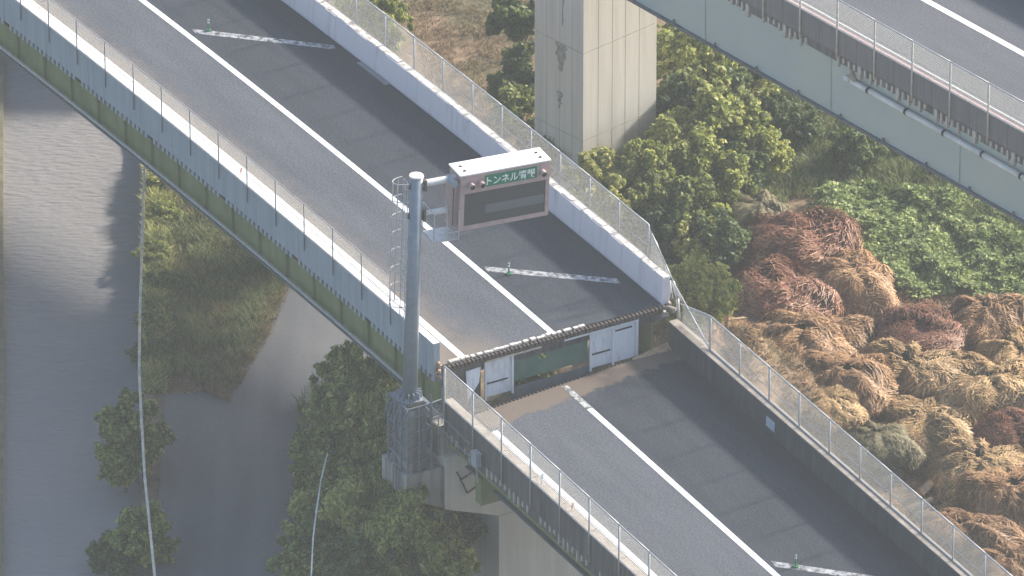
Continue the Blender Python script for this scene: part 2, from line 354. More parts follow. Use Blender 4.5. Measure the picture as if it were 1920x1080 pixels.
# --- left (raised) span
ls = thing('bridge_span', 'raised road span with white barrier and white lane line, broken off above the lower span', 'bridge', LD.p(0, 0, 0))
S0, S1 = -39, .42
def sw(L, prof, a, b, n, name, m, par, smooth=False):
    return link(name, MB().sweep(L, a, b, prof, n).mesh(name, m, smooth), par)
def rect(t0, t1, z0, z1): return [(t0, z0), (t1, z0), (t1, z1), (t0, z1)]
sw(LD, rect(-4.5, 4.5, -.6, -.06), S0, S1 - .06, 24, 'deck_slab', M['conc_dark'], ls)
sw(LD, rect(-4.35, -.02, -.055, 0), S0, S1 - .05, 40, 'road_surface', M['old_left'], ls)
sw(LD, rect(-.015, 4.22, -.055, 0), S0, S1 - .05, 40, 'road_surface', M['new_left'], ls)
sw(LD, rect(-.11, .11, -.01, .006), S0, .28, 40, 'lane_line', M['paint'], ls)
sw(LD, rect(-3.58, -3.33, -.01, .006), S0, .24, 40, 'edge_line', M['paint'], ls)
for a, b in frange(-38.8, -.2, 3.0) + [(-.2, .30)]:
    a += .012; b -= .012
    sw(LD, [(-4.6, -.40), (-4.36, -.40), (-4.36, .83), (-4.6, .83)], a, b, 1, 'parapet_section', M['conc_blue'], ls)
    sw(LD, [(-4.605, .832), (-4.355, .832), (-4.36, .852), (-4.6, .852)], a, b, 1, 'coping', M['paint'], ls)
for a, b in frange(-38.9, S1 - .1, 2.8):
    a += .012; b -= .012
    sw(LD, [(4.24, -.3), (4.58, -.3), (4.58, .94), (4.30, .94)], a, b, 1, 'barrier_section', M['conc_white'], ls)
    # chipped coping in three uneven stones
for a, b in frange(-38.9, S1 - .1, .7):
    e = rnd.uniform(0, .05)
    sw(LD, [(4.31 + e, .935), (4.575, .935), (4.575, .955 + rnd.uniform(0, .02)), (4.32 + e, .952 + rnd.uniform(0, .02))], a + .008, b - .008 - rnd.uniform(0, .03), 1, 'coping', M['conc_top'], ls)
sw(LD, rect(4.60, 4.66, .80, .88), -38.9, S1 - .1, 20, 'edge_rail', mat('green edge rail', (.05, .13, .09), rough=.5), ls)
ribm = MB().box((-.07, -.05, -.1), (.07, .05, .1)).mesh('rib', M['conc_blue'])
i = 0; s = -31
while s < .2:
    s += .30; i += 1
    if i % 17 == 4: continue
    p = LD.p(s, -4.55, -.50); link('rib', ribm, ls, p - ls.location, (0, 0, LD.head(s)))
sw(LD, rect(-4.53, -4.505, -.595, -.41), S0, S1 - .3, 24, 'slot_shade', M['black'], ls)  # black strip painting in the shade of the gaps between ribs
for tt in (-4.05, 3.95): sw(LD, rect(tt - .03, tt + .03, -2.1, -.61), S0, S1 - .2, 24, 'girder', M['girder_green'], ls)
for tt in (-4.05, 3.95): sw(LD, rect(tt - .22, tt + .22, -2.18, -2.11), S0, S1 - .2, 24, 'girder_flange', M['girder_dark'], ls)
for tt in (-1.4, 1.4): sw(LD, rect(tt - .03, tt + .03, -1.45, -.61), S0, S1 - .5, 12, 'girder', M['girder_green'], ls)
sw(LD, rect(-4.36, -4.30, -1.95, -1.84), -38.9, -2.2, 20, 'cable_duct', M['galv'], ls)
stm = MB().box((-.015, -.09, -.72), (.015, .02, .72)).mesh('web_stiffener', M['girder_green'])
for i in range(16):
    s = -1.3 - i * 1.9; link('web_stiffener', stm, ls, LD.p(s, -4.11, -1.36) - ls.location, (0, 0, LD.head(s)))

# end of the raised span: teeth, plates and panels
def jp(px, z, ds=0):       # a point of the end face from its distance along the joint
    return LD.p(S1 + ds, px, z)
tm = MB().box((-.10, -.042, -.10), (.10, .042, .035)).mesh('joint_tooth', M['steel_dark'])
for i in range(56):
    tt = -4.1 + i * .152; link('joint_tooth', tm, ls, LD.p(S1 + .06 + rnd.uniform(-.015, .015), tt, -.06) - ls.location, (rnd.uniform(-.05, .05), 0, LD.head(0)))
sw(LD, rect(-4.25, 4.35, -.27, -.17), S1 - .1, S1 + .08, 1, 'joint_beam', M['steel_dark'], ls)
q = MB(); tt = -4.0
while tt < 1.2:                  # broken pale mortar along the joint
    wd = rnd.uniform(.12, .3); q.sweep(LD, S1 - .10 - rnd.uniform(.02, .09), S1 - .03, rect(tt, tt + wd, -.03, .02 + rnd.uniform(0, .03))); tt += wd + rnd.uniform(.0, .1)
o = link('broken_mortar', q.mesh('broken_mortar', M['conc_top']), ls)
def plate(name, m, t0, t1, z0, z1, ds=-.05, th=.03):
    return link(name, MB().sweep(LD, S1 + ds - th, S1 + ds, rect(t0, t1, z0, z1)).mesh(name, m), ls)
plate('end_cross_beam', M['conc_dark'], -4.1, 4.0, -.62, -.275, -.06, .06)
# green end plate with a torn hole, built round the opening
q = MB()
for a in (rect(-1.63, -.52, -1.42, -.36), rect(-.52, -.27, -1.42, -.86), rect(-.52, -.27, -.48, -.36), rect(-.27, 1.35, -1.42, -.36)): q.sweep(LD, S1 - .13, S1 - .10, a)
link('green_end_plate', q.mesh('green_end_plate', M['plate_green']), ls)
plate('end_beam', M['girder_dark'], -1.63, 1.38, -2.4, -1.62, -.05)
plate('plate_seam', mat('pale seam', (.12, .2, .17), rough=.5), -1.4, -.6, -.60, -.585, -.095, .012)
plate('plate_seam', M['galv'], .1, 1.0, -.62, -.605, -.095, .012)
for a in (( -2.68, -1.66, -1.72, -.30), (1.42, 2.28, -1.72, -.34), (2.33, 3.22, -1.74, -.30)):
    f = plate('end_panel', M['panel'], *a)
for t0, t1, z in ((-2.6, -1.8, -1.22), (1.46, 2.2, -1.22), (2.4, 3.05, -.55)): plate('panel_slot', M['black'], t0, t1, z, z + .05, -.02, .028)
for t0 in (-2.70, -1.66, 1.38, 2.26, 3.2): plate('panel_post', M['panel'], t0, t0 + .07, -1.8, -.28, .03, .07)
plate('pale_flange', mat('pale rusty flange', (.45, .38, .30), (.62, .58, .52), 5), -2.68, -.55, -.31, -.24, .09, .05)
plate('pale_flange', M['panel'], .35, 3.25, -.31, -.24, .09, .05)
q = MB(); q.v = [tuple(LD.p(S1 + a, b, c)) for a, b, c in ((.0, -3.42, -.48), (.0, -2.85, -.45), (.06, -2.95, -1.0), (.12, -3.42, -1.55), (-.03, -3.42, -.48), (-.03, -2.85, -.45), (.03, -2.95, -1.0), (.09, -3.42, -1.55))]
for f in ([0, 1, 2, 3], [7, 6, 5, 4], [0, 4, 5, 1], [1, 5, 6, 2], [2, 6, 7, 3], [3, 7, 4, 0]): q.face(f)
o = link('end_panel', q.mesh('bent_panel', M['panel']), ls, label='bent white end panel hanging askew')
plate('bearing_wall', M['conc_dark'], -4.2, -2.72, -2.2, -.63, -.25)
dr = sw(LD, rect(4.02, 4.20, -.01, .012), -20.2, -18.2, 1, 'drain_cover', mat('worn grey steel', (.20, .21, .22), (.3, .31, .32), 9, .6), ls)
def stripe(L, a, m, par):        # a worn diagonal hatching stroke in short ragged pieces
    (sa, ta), (sb, tb) = a; n = 14; q = MB()
    for i in range(n):
        f0, f1 = i / n, (i + 1) / n; k = len(q.v)
        for f, wd in ((f0, .0), (f1, .0), (f1, .52), (f0, .52)):
            q.v.append(tuple(L.p(sa + (sb - sa) * f - wd * .75, ta + (tb - ta) * f + wd * .12, L.z + .006)))
        q.face([k, k + 1, k + 2, k + 3], [(f0 * 5, 0), (f1 * 5, 0), (f1 * 5, 1), (f0 * 5, 1)])
    return link('worn_stripe', q.mesh('worn_stripe', m), par)
stripe(LD, ((-25.0, .30), (-21.4, 3.95)), M['worn_paint'], ls)
stripe(LD, ((-4.55, .22), (-1.55, 3.75)), M['worn_paint'], ls)
# concrete end of the white barrier, torn reinforcement
q = MB()
for i in range(9): q.box((-.14, -.05, -.05), (.14, .05, .05), Matrix.Translation(LD.p(S1 + rnd.uniform(-.1, .2), 4.3 + rnd.uniform(-.15, .3), rnd.uniform(-.35, .0))) @ Matrix.Rotation(rnd.uniform(0, 3), 4, 'Z') @ Matrix.Rotation(rnd.uniform(-.5, .5), 4, 'X'))
link('broken_concrete', q.mesh('broken_concrete', M['conc_beige']), ls)
q = MB()
for i in range(9): q.box((-.10, -.04, -.03), (.10, .04, .03), Matrix.Translation(LD.p(.32 + rnd.uniform(-.05, .12), -4.45 + rnd.uniform(-.1, .1), rnd.uniform(-.4, .3))) @ Matrix.Rotation(rnd.uniform(0, 3), 4, 'Z'))
link('broken_concrete', q.mesh('broken_concrete', M['wood']), ls)

# --- right (dropped) span
rs = thing('bridge_span', 'dropped lower road span with a brown dirt band below the broken joint', 'bridge', RD.p(0, 0, -1.7))
E1 = 60
def skew_sheet(name, t0, t1, z0, z1, m, sa, sb, par):   # the near end follows the skewed joint
    q = MB(); n = 30
    e0 = lambda t: -.10 - .11 * (t + 2.6)
    for i in range(n + 1):
        f = i / n
        for t_, z_ in rect(t0, t1, z0, z1):
            a = e0(t_) if i == 0 else sa + (sb - sa) * f
            q.v.append(tuple(RD.p(a, t_, RD.z + z_)))
    for i in range(n):
        for j in range(4):
            k2 = (j + 1) % 4; P = rect(t0, t1, 0, 1)
            u = lambda ii, jj: ((e0(P[jj][0]) if ii == 0 else sa + (sb - sa) * ii / n), P[jj][0])
            q.face([i * 4 + j, i * 4 + k2, (i + 1) * 4 + k2, (i + 1) * 4 + j], [u(i, j), u(i, k2), u(i + 1, k2), u(i + 1, j)])
    q.face([3, 2, 1, 0])
    return link(name, q.mesh(name, m), par)
skew_sheet('deck_slab', -4.62, 4.7, -.75, -.06, M['conc_dark'], -.3, E1, rs)
skew_sheet('road_surface', -4.4, -.02, -.055, 0, M['old_right'], -.3, E1, rs)
skew_sheet('road_surface', -.015, 4.45, -.055, 0, M['new_right'], -.3, E1, rs)
sw(RD, rect(-.11, .11, -.01, .006), 1.5, E1, 1, 'lane_line', M['paint'], rs)
sw(RD, rect(-.115, .115, -.01, .006), -.25, 1.5, 1, 'lane_line', M['worn_paint'], rs)
sw(RD, rect(-3.68, -3.43, -.01, .006), 1.3, E1, 1, 'edge_line', M['paint'], rs)
for a, b in frange(0, 44, 2.0):
    a += .012; b -= .012
    sw(RD, [(-4.75, -.25), (-4.42, -.25), (-4.45, .86), (-4.75, .86)], a, b, 1, 'parapet_section', M['conc_dark'], rs)
    sw(RD, [(-4.755, .862), (-4.445, .862), (-4.455, .895), (-4.745, .895)], a, b, 1, 'coping', M['conc_beige'], rs)
for a, b in frange(-1.0, 43, 2.0):
    a += .012; b -= .012
    sw(RD, [(4.44, -.3), (4.82, -.3), (4.82, .93), (4.46, .93)], a, b, 1, 'barrier_section', M['conc_barrier'], rs)
    sw(RD, [(4.455, .932), (4.815, .932), (4.81, .965), (4.46, .965)], a, b, 1, 'coping', M['conc_beige'], rs)
ribd = MB().box((-.045, -.06, -.17), (.045, .06, .17)).mesh('rib', M['rib'])
s = .2; i = 0
while s < 24:
    s += .31; i += 1
    if 6 < i < 9 or rnd.random() < .12: continue
    h = rnd.uniform(.55, 1.15); link('rib', ribd, rs, RD.p(s, -4.70, -2.12 + .17 * (1 - h)) - rs.location, (0, 0, RD.head(0)), (1, 1, h))
sw(RD, rect(-4.64, -4.60, -.62, -.25), .1, 44, 1, 'slab_edge', M['conc_dark'], rs)
sw(RD, rect(-4.60, -4.45, -.90, -.63), .1, 44, 1, 'mossy_edge', M['girder_green'], rs)
for tt in (-3.95, 4.0):
    sw(RD, rect(tt - .03, tt + .03, -1.62, -.76), .4, E1, 1, 'girder', M['girder_green'], rs)
    sw(RD, rect(tt - .22, tt + .22, -1.70, -1.62), .4, E1, 1, 'girder_flange', M['girder_dark'], rs)
for i in range(56):
    tt = -4.2 + i * .155; link('joint_tooth', tm, rs, RD.p(-.16 - .11 * (tt + 2.6) , tt, -1.755) - rs.location, (0, 0, RD.head(0)), (1, .8, .5))
stripe(RD, ((13.6, .25), (17.2, 3.9)), M['worn_paint'], rs)
q = MB(); q.sweep(RD, 5.72, 6.28, [(4.425, .25), (4.437, .25), (4.448, .62), (4.434, .62)]); link('reflector_plate', q.mesh('reflector_plate', mat('pale plate', (.42, .48, .56), rough=.5)), rs)
q = MB().box((-.2, -.4, -.5), (.2, .5, .5), Matrix.Translation(RD.p(2.1, -4.2, -3.3)) @ Matrix.Rotation(RD.head(0), 4, 'Z')); link('bearing_block', q.mesh('bearing_block', M['girder_green']), rs)

# --- upper overpass
us = thing('bridge_span', 'upper overpass with grey green box girder and pinkish coping crossing the top right corner', 'bridge', UD.p(0, 0, 3))
U0, U1 = -60, 40
sw(UD, [(-4.82, -.06), (3.2, -.06), (3.2, -.22), (1.4, -.30), (-1.5, -.5), (-4.82, -.5)], U0, U1, 60, 'deck_slab', M['conc_dark'], us)
sw(UD, rect(-4.6, 2.95, -.055, 0), U0, U1, 60, 'road_surface', M['upper_road'], us)
sw(UD, rect(-.13, .13, -.01, .006), U0, U1, 60, 'lane_line', M['paint'], us)
sw(UD, rect(2.96, 3.24, -.1, .9), U0, U1, 60, 'barrier_section', M['conc_dark'], us)
for a, b in frange(-40, 40, 2.0):
    a += .01; b -= .01
    sw(UD, [(-4.9, -.12), (-4.62, -.12), (-4.64, .84), (-4.9, .84)], a, b, 1, 'parapet_section', M['conc_upper'], us)
    sw(UD, [(-4.91, .842), (-4.63, .842), (-4.65, .90), (-4.90, .90)], a, b, 1, 'coping', mat('pink', (.5, .36, .36), rough=.8) if 'pinkm' not in M else M['pinkm'], us)
    if 'pinkm' not in M: M['pinkm'] = bpy.data.materials['pink']
sw(UD, rect(-4.70, -4.645, .905, .955), -40, 40, 1, 'white_pipe_rail', M['pipe_white'], us)
s = -8; i = 0
ribu = MB().box((-.045, -.06, -.21), (.045, .06, .21)).mesh('rib', M['rib']); ribw = MB().box((-.085, -.07, -.26), (.085, .07, .26)).mesh('wide_rib', M['rib'])
while s < 14:
    s += .29; i += 1
    if rnd.random() < .12 or 26 < i < 31: continue
    wide = i % 7 == 0; h = 1 if wide else rnd.uniform(.45, 1.1)
    link('rib', ribw if wide else ribu, us, UD.p(s, -4.84, 2.60 + .2 * (1 - h)) - us.location, (0, 0, UD.head(0)), (1, 1, h))
sw(UD, [(-4.30, -3.0), (-2.3, -3.0), (-1.5, -.51), (-4.34, -.51)], U0, U1, 60, 'box_girder', M['girder_side'], us)
sw(UD, rect(-4.42, -4.2, -3.09, -3.005), U0, U1, 60, 'girder_flange', M['girder_dark'], us)
sm = MB().box((-.02, -.012, -1.22), (.02, .012, 1.22)).mesh('web_seam', M['girder_dark'])
stf = MB().box((-.012, -.05, -1.2), (.012, .0, 1.2)).mesh('web_stiffener', M['girder_side'])
lug = MB().box((-.03, -.03, -.02), (.03, .03, .16)).mesh('flange_lug', M['girder_dark'])
for i in range(-6, 10):
    if i % 3 == 0: link('web_stiffener', stf, us, UD.p(i * 2.3, -4.31, 1.25) - us.location, (0, 0, UD.head(0)))
    link('flange_lug', lug, us, UD.p(i * 2.3 + .6, -4.38, 0.0) - us.location, (0, 0, UD.head(0)))
# drain pipe slung along the girder
zp = 1.78
pj = 1.25
for i in range(9):
    a = pj if i == 0 else pj + .95 + (i - 1) * 2.02; b = pj + .95 + i * 2.02
    p0, p1 = UD.p(a + .05, -4.48, zp), UD.p(b - .05, -4.48, zp)
    link('drain_pipe', MB().tube(p0, p1, .11, 12).mesh('drain_pipe', M['pipe_white'], True), us)
    link('pipe_coupling', MB().tube(UD.p(b - .05, -4.48, zp), UD.p(b + .05, -4.48, zp), .125, 12).mesh('pipe_coupling', M['black']), us)
link('drain_pipe', MB().tube(UD.p(pj - .32, -4.48, zp), UD.p(pj - .08, -4.48, zp), .11, 12).mesh('pipe_end', M['pipe_white'], True), us)
link('down_pipe', MB().tube(UD.p(pj + .2, -4.72, 2.5), UD.p(pj + .2, -4.48, zp + .05), .09, 10).mesh('down_pipe', M['rib'], True), us)

# ------------------------------------------------------------------ piers
pu = thing('bridge_pier', 'tall pale square concrete pier standing under the upper overpass', 'pier', UD.p(-15.9, -1.05, ZG - .3))
# footprint: near corner at s=-14.6,t=-2.8
A_s0, A_s1, A_t0, A_t1 = -16.95, -14.35, -3.05, .62
def uprect(z0, z1, e=0):
    return MB().sweep(Line((UD.J[0], UD.J[1]), 47.2, 0, 0), A_s0 - e, A_s1 + e, [(A_t0 - e, z0), (A_t1 + e, z0), (A_t1 + e, z1), (A_t0 - e, z1)])
zs = [ZG - .3, -8.2, -4.3, -.9 + .0, 0.0]
zs = [ZG - .3, -7.2, -3.6, -.02]
for z0, z1 in zip(zs, zs[1:]):
    link('pier_lift', uprect(z0 + .012, z1 - .012).mesh('pier_lift', M['conc_pier']), pu)
link('pier_core', uprect(ZG - .2, -.05, -.03).mesh('pier_core', M['conc_dark']), pu)
stain = mat('dark seep stain', (.17, .165, .155), (.40, .39, .36), 9, .9, contrast=(.35, .6))
LP = Line((UD.J[0], UD.J[1]), 47.2, 0, 0)
for k_, (s_, z0, z1, wd) in enumerate(((-15.55, -4.75, -3.62, .30), (-15.6, -6.3, -5.6, .14), (-15.45, -2.9, -.6, .06))):
    q = MB(); n = 9; pts = []
    for i in range(n + 1):
        f = i / n; ww = wd * (.25 + .75 * f ** .7) * (1 + rnd.uniform(-.35, .35)); z = z0 + (z1 - z0) * f
        pts.append((s_ - ww + rnd.uniform(-.04, .04), s_ + ww + rnd.uniform(-.04, .04), z))
    for a, b_, z in pts: q.v += [tuple(LP.p(a, A_t0 - .004, z)), tuple(LP.p(b_, A_t0 - .004, z))]
    for i in range(n): q.face([2 * i, 2 * i + 1, 2 * i + 3, 2 * i + 2])
    link('seep_stain', q.mesh('seep_stain', stain), pu)
crk = MB()
for tt in (-2.3, -1.6, -.95, -.25):
    crk.sweep(LP, A_s1, A_s1 + .003, rect(tt - .008, tt + .008, -9.4, -.1))
for s_ in (-16.3, -15.6, -14.95): crk.sweep(LP, s_ - .008, s_ + .008, rect(A_t0 - .003, A_t0, -9.4, -.1))
link('shutter_line', crk.mesh('shutter_line', mat('faint joint', (.27, .265, .245), rough=.9)), pu)

pl_ = thing('bridge_pier', 'weathered hammerhead pier under the broken joint beside the sign pole', 'pier', LD.p(.4, 0, ZG - .3))
q = MB(); cp = [(-4.8, -2.95), (4.8, -2.95), (4.8, -4.96), (2.7, -5.8), (-2.7, -5.8), (-4.8, -4.96)]
q.sweep(LD, -.6, 1.4, cp); link('pier_cap', q.mesh('pier_cap', M['conc_pier']), pl_)
link('pier_column', MB().sweep(LD, -.6, 1.4, rect(-2.7, 2.7, ZG - .3, -5.82)).mesh('pier_column', M['conc_pier']), pl_)
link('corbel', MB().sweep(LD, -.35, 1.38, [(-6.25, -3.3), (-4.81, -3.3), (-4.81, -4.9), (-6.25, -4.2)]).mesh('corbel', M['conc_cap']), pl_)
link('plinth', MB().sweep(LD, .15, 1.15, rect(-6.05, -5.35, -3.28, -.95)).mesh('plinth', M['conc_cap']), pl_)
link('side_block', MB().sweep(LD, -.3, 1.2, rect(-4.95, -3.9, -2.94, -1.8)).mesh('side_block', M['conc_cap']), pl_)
q = MB(); f = lambda t_, z_: LD.p(1.44, t_, z_)
for a, b_ in (((-4.35, -3.6), (-3.95, -4.55)), ((-3.95, -4.55), (-3.1, -4.15)), ((-4.2, -3.95), (-3.4, -3.65))): q.tube(f(*a), f(*b_), .03, 6)
link('steel_bracket', q.mesh('steel_bracket', M['steel_dark']), pl_)
q = MB()
for z in (-6.2, -7.0, -7.8): q.tube(LD.p(1.6, 3.3, z), LD.p(1.6, 4.5, z), .02, 5)
for t_ in (3.3, 4.5): q.tube(LD.p(1.6, t_, -5.9), LD.p(1.6, t_, ZG), .025, 5)
link('ladder', q.mesh('ladder', M['steel_dark']), pl_)

# ------------------------------------------------------------------ fences
def wire_mesh(w_, h, pitch=.062, r=.0032):
    q = MB(); st = pitch * 1.4142
    n = int((w_ + h) / st)
    for i in range(-int(h / st) - 1, int(w_ / st) + 1):
        for sg in (1, -1):
            x0 = i * st; pts = []
            # clip the 45 degree wire to the rectangle
            a = max(0, -x0); b_ = min(h, w_ - x0)
            if b_ - a < .02: continue
            if sg == 1: p, e = (x0 + a, 0, a), (x0 + b_, 0, b_)
            else: p, e = (x0 + a, .004, h - a), (x0 + b_, .004, h - b_)
            q.tube(p, e, r, 3, cap=False)
    return q
fence_panels = {}
def fence(label, L, s0, n, t, zfoot, h, below, lean=None, dense=1.0, pr=.035, post_m='galv', base_rail=True, length=2.0, rr=1.0):
    key = (round(h, 2), dense)
    if key not in fence_panels:
        fence_panels[key] = (wire_mesh(length, h - .08, .062 / dense, .0032 * dense ** 2).mesh('wire_mesh', M['wire']),
                             MB().tube((0, 0, 0), (length, 0, 0), .028, 8).mesh('top_rail', M['galv'], True),
                             MB().tube((0, 0, 0), (length, 0, 0), .012, 5).mesh('tension_wire', M['galv']))
    wmh, rail, wire = fence_panels[key]
    root = thing('fence', label, 'fence', L.p(s0, t, zfoot))
    post = MB().tube((0, 0, -below), (0, 0, h), pr, 8).mesh('post', M[post_m], True)
    for i in range(n + 1):
        s = s0 + i * length; p = L.p(s, t, zfoot) - root.location
        link('post', post, root, p, (0, 0, L.head(s)))
        if i == n: break
        p2 = L.p(s + length, t, zfoot) - root.location; d = (p2 - p); hd = math.atan2(d.y, d.x); k = d.length / length
        link('top_rail', rail, root, p + Vector((0, 0, h)), (0, 0, hd), (k, rr, rr))
        link('wire_mesh', wmh, root, p + Vector((0, 0, .03)), (0, 0, hd), (k, 1, 1))
        link('tension_wire', wire, root, p + Vector((0, 0, h * .38)), (0, 0, hd), (k, 1, 1))
        if base_rail: link('base_rail', wire, root, p + Vector((0, 0, .03)), (0, 0, hd), (k, 2, 2))
    return root
fence('chain link fence along the pale blue left parapet of the raised span', LD, -20.6 - 14, 16, -4.66, .83, 1.2, .62, post_m='pole_dark', pr=.023, rr=.5)
fence('chain link fence behind the white barrier of the raised span', LD, -19.3 - 20, 19, 4.66, .86, 1.32, .15)
fence('chain link fence with long posts along the left side of the dropped span', RD, .1, 14, -4.80, -.82, 1.38, 1.1)
fence('chain link fence on the dark right barrier of the dropped span', RD, 1.45, 14, 4.70, -.74, 1.32, .02)
fence('silvery chain link fence with tall posts on the parapet of the upper overpass', UD, -9.0, 14, -4.95, 3.85, 1.18, 1.15, post_m='pipe_grey', dense=1.2)
# the torn length dropping from one span to the other
bf = thing('fence', 'buckled piece of chain link fence sagging down between the two spans', 'fence', LD.p(.2, 4.7, -.8))
A = at(1222, 438, 2.18); B = at(1262, 528, .55); C_ = RD.p(1.45, 4.70, .58); Bf = at(1277, 570, -.2)
q = MB().path([A, at(1248, 496, 1.1), B, Bf + Vector((0, 0, .1))], .03, 8); link('top_rail', q.mesh('top_rail', M['galv'], True), bf)
q = MB().path([at(1262, 528, .55), at(1270, 560, -.05), at(1273, 600, -.85)], .06, 8); link('post', q.mesh('post', M['galv'], True), bf)
q = MB().path([Bf, C_], .028, 8); link('top_rail', q.mesh('top_rail', M['galv'], True), bf)
q = MB().path([at(1262, 528, .55), RD.p(1.45, 4.7, -.72)], .028, 8); link('brace', q.mesh('brace', M['galv'], True), bf)
q = MB().path([at(1230, 452, 1.9), at(1255, 520, .5), at(1262, 560, -.1)], .02, 6); link('bent_rail', q.mesh('bent_rail', M['galv'], True), bf)
def warped(a, b, c, d, n, name):     # chain link stretched over four corners a-b top, d-c bottom
    q = MB(); 
    for i in range(-n, n + 1):
        for sg in (0, 1):
            pts = []
            for k in range(9):
                u = (i / n) + k / 8 * .9; v = k / 8
                if sg: v = 1 - v
                if 0 <= u <= 1: pts.append(a.lerp(b, u).lerp(d.lerp(c, u), v))
            if len(pts) > 1: q.path(pts, .0035, 3)
    return link(name, q.mesh(name, M['wire']), bf)
warped(LD.p(-1.3, 4.66, 2.18), A.lerp(B, .97), at(1258, 560, -.1), LD.p(-1.3, 4.66, .9), 26, 'wire_mesh')
warped(Bf, C_, RD.p(1.45, 4.7, -.72), RD.p(-.6, 4.7, -.72), 26, 'wire_mesh')

# ------------------------------------------------------------------ sign gantry
base = at(768, 746, -.8)
sg = thing('sign_gantry', 'leaning blue grey pole with a caged ladder carrying the tunnel information board', 'road sign', base, (0, R(2.0), R(24.5)))
H = 8.4
def lp(name, q, m, par=None, smooth=False, **kw): return link(name, q.mesh(name, M[m] if isinstance(m, str) else m, smooth), par or sg, (0, 0, 0), **kw)
q = MB()
prev = None
lp('pole', MB().tube((0, 0, .05), (0, 0, H), .252, 28, .225), 'pole', smooth=False)
for p_ in sg.children[0].data.polygons: p_.use_smooth = len(p_.vertices) == 4
lp('pole_cap', MB().tube((0, 0, H + .004), (0, 0, H + .05), .25, 28, .235), 'cap')
fl = lp('base_flange', MB().tube((0, 0, 0), (0, 0, .06), .44, 24), 'pole')
q = MB()
for i in range(12):
    M_ = Matrix.Rotation(i * math.pi / 6, 4, 'Z'); q.box((.25, -.015, .06), (.42, .015, .3), M_)
lp('gusset', q, 'pole', fl)
q = MB()
for i in range(12):
    a = (i + .5) * math.pi / 6; q.tube((.36 * math.cos(a), .36 * math.sin(a), .06), (.36 * math.cos(a), .36 * math.sin(a), .12), .03, 6)
lp('anchor_bolt', q, 'galv', fl)
for z, r_ in ((8.08, .12), (6.95, .085)):
    lp('arm', MB().tube((.2, 0, z), (1.42, 0, z), r_, 14), 'pipe_white', smooth=False)
    q = MB().box((.22, -.22, z - .2), (.30, .22, z + .2)); q.box((-.30, -.05, z - .1), (.28, .05, z + .1)); lp('arm_bracket', q, 'steel_dark')
lp('arm_cap', MB().tube((1.20, -.50, 8.1), (1.20, .1, 8.1), .12, 12), 'pole')
x0, x1, y0, y1, z0, z1 = 1.42, 4.69, -.45, .45, 6.28, 8.36
# cabinet: open frame, roof sheet, face
bx = lp('sign_cabinet', MB().box((x0, y0 + .06, z0), (x1, y1, z1 - .03)), 'sign_pink')
rf = lp('roof', MB().box((x0 - .03, y0 - .03, z1 - .028), (x1 + .03, y1 + .03, z1 + .02)), 'sign_roof')
q = MB()
for a in ((x0, y0, z0, x1, z0 + .15), (x0, y0, z1 - .72, x1, z1 - .03)): q.box((a[0], y0, a[2]), (a[3], y0 + .058, a[4]))
q.box((x0, y0, z0 + .152), (x0 + .16, y0 + .058, z1 - .722)); q.box((x1 - .13, y0, z0 + .152), (x1, y0 + .058, z1 - .722))
fr = lp('face_frame', q, 'sign_pink')
dsp = lp('display', MB().box((x0 + .165, y0 + .03, z0 + .155), (x1 - .135, y0 + .056, z1 - .725)), 'led')
lp('display_inset', MB().box((x0 + .95, y0 + .015, z0 + .50), (x1 - .18, y0 + .028, z0 + .82)), 'led_light', dsp)
nb = lp('name_board', MB().box((x0 + .88, y0 - .03, z1 - .56), (x0 + 2.78, y0 - .002, z1 - .14)), 'name_green')
fc = bpy.data.curves.new('lettering', 'FONT'); fc.body = 'トンネル情報'; fc.size = .34; fc.align_x = 'CENTER'; fc.align_y = 'CENTER'; fc.offset = .006; fc.extrude = .003
tmp = bpy.data.objects.new('tmp_text', fc); sc.collection.objects.link(tmp); bpy.context.view_layer.update()
dg = bpy.context.evaluated_depsgraph_get(); tme = bpy.data.meshes.new_from_object(tmp.evaluated_get(dg)); bpy.data.objects.remove(tmp)
tme.materials.clear(); tme.materials.append(M['letter']); tme.name = 'lettering'
bbx = [v.co.x for v in tme.vertices]; kx = 1.78 / (max(bbx) - min(bbx)) if bbx else 1
bby = [v.co.y for v in tme.vertices]; my = (max(bby) + min(bby)) / 2; mxx = (max(bbx) + min(bbx)) / 2
lt = link('lettering', tme, nb, (x0 + 1.83 - mxx * kx, y0 - .036, z1 - .35 - my), (R(90), 0, 0), (kx, 1, 1))
for x in (x0 + .35, x0 + .72, x1 - .30):
    hx = lp('hooded_lamp', MB().tube((x, y0 - .22, z1 - .40), (x, y0 - .002, z1 - .36), .12, 14, .10), 'sign_pink', smooth=False)
    lp('lamp_lens', MB().tube((x, y0 - .225, z1 - .402), (x, y0 - .205, z1 - .398), .085, 14), 'black', hx)
for x, y in ((x0 + .25, -.2), (x0 + .25, .15), (x1 - .25, -.2), (x1 - .25, .15)): lp('roof_vent', MB().box((x - .04, y - .04, z1 + .02), (x + .04, y + .04, z1 + .05)), 'black', rf)
q = MB()
for x in (x0 - .2, x0 - .06): q.box((x - .05, -.2, z0 + .1), (x + .05, .2, z1 - .25))
lp('side_frame', q, 'sign_pink')
lp('door_seam', MB().box((x0 - .006, -.32, z0 + .2), (x0 - .002, -.30, z1 - .2)), 'steel_dark')
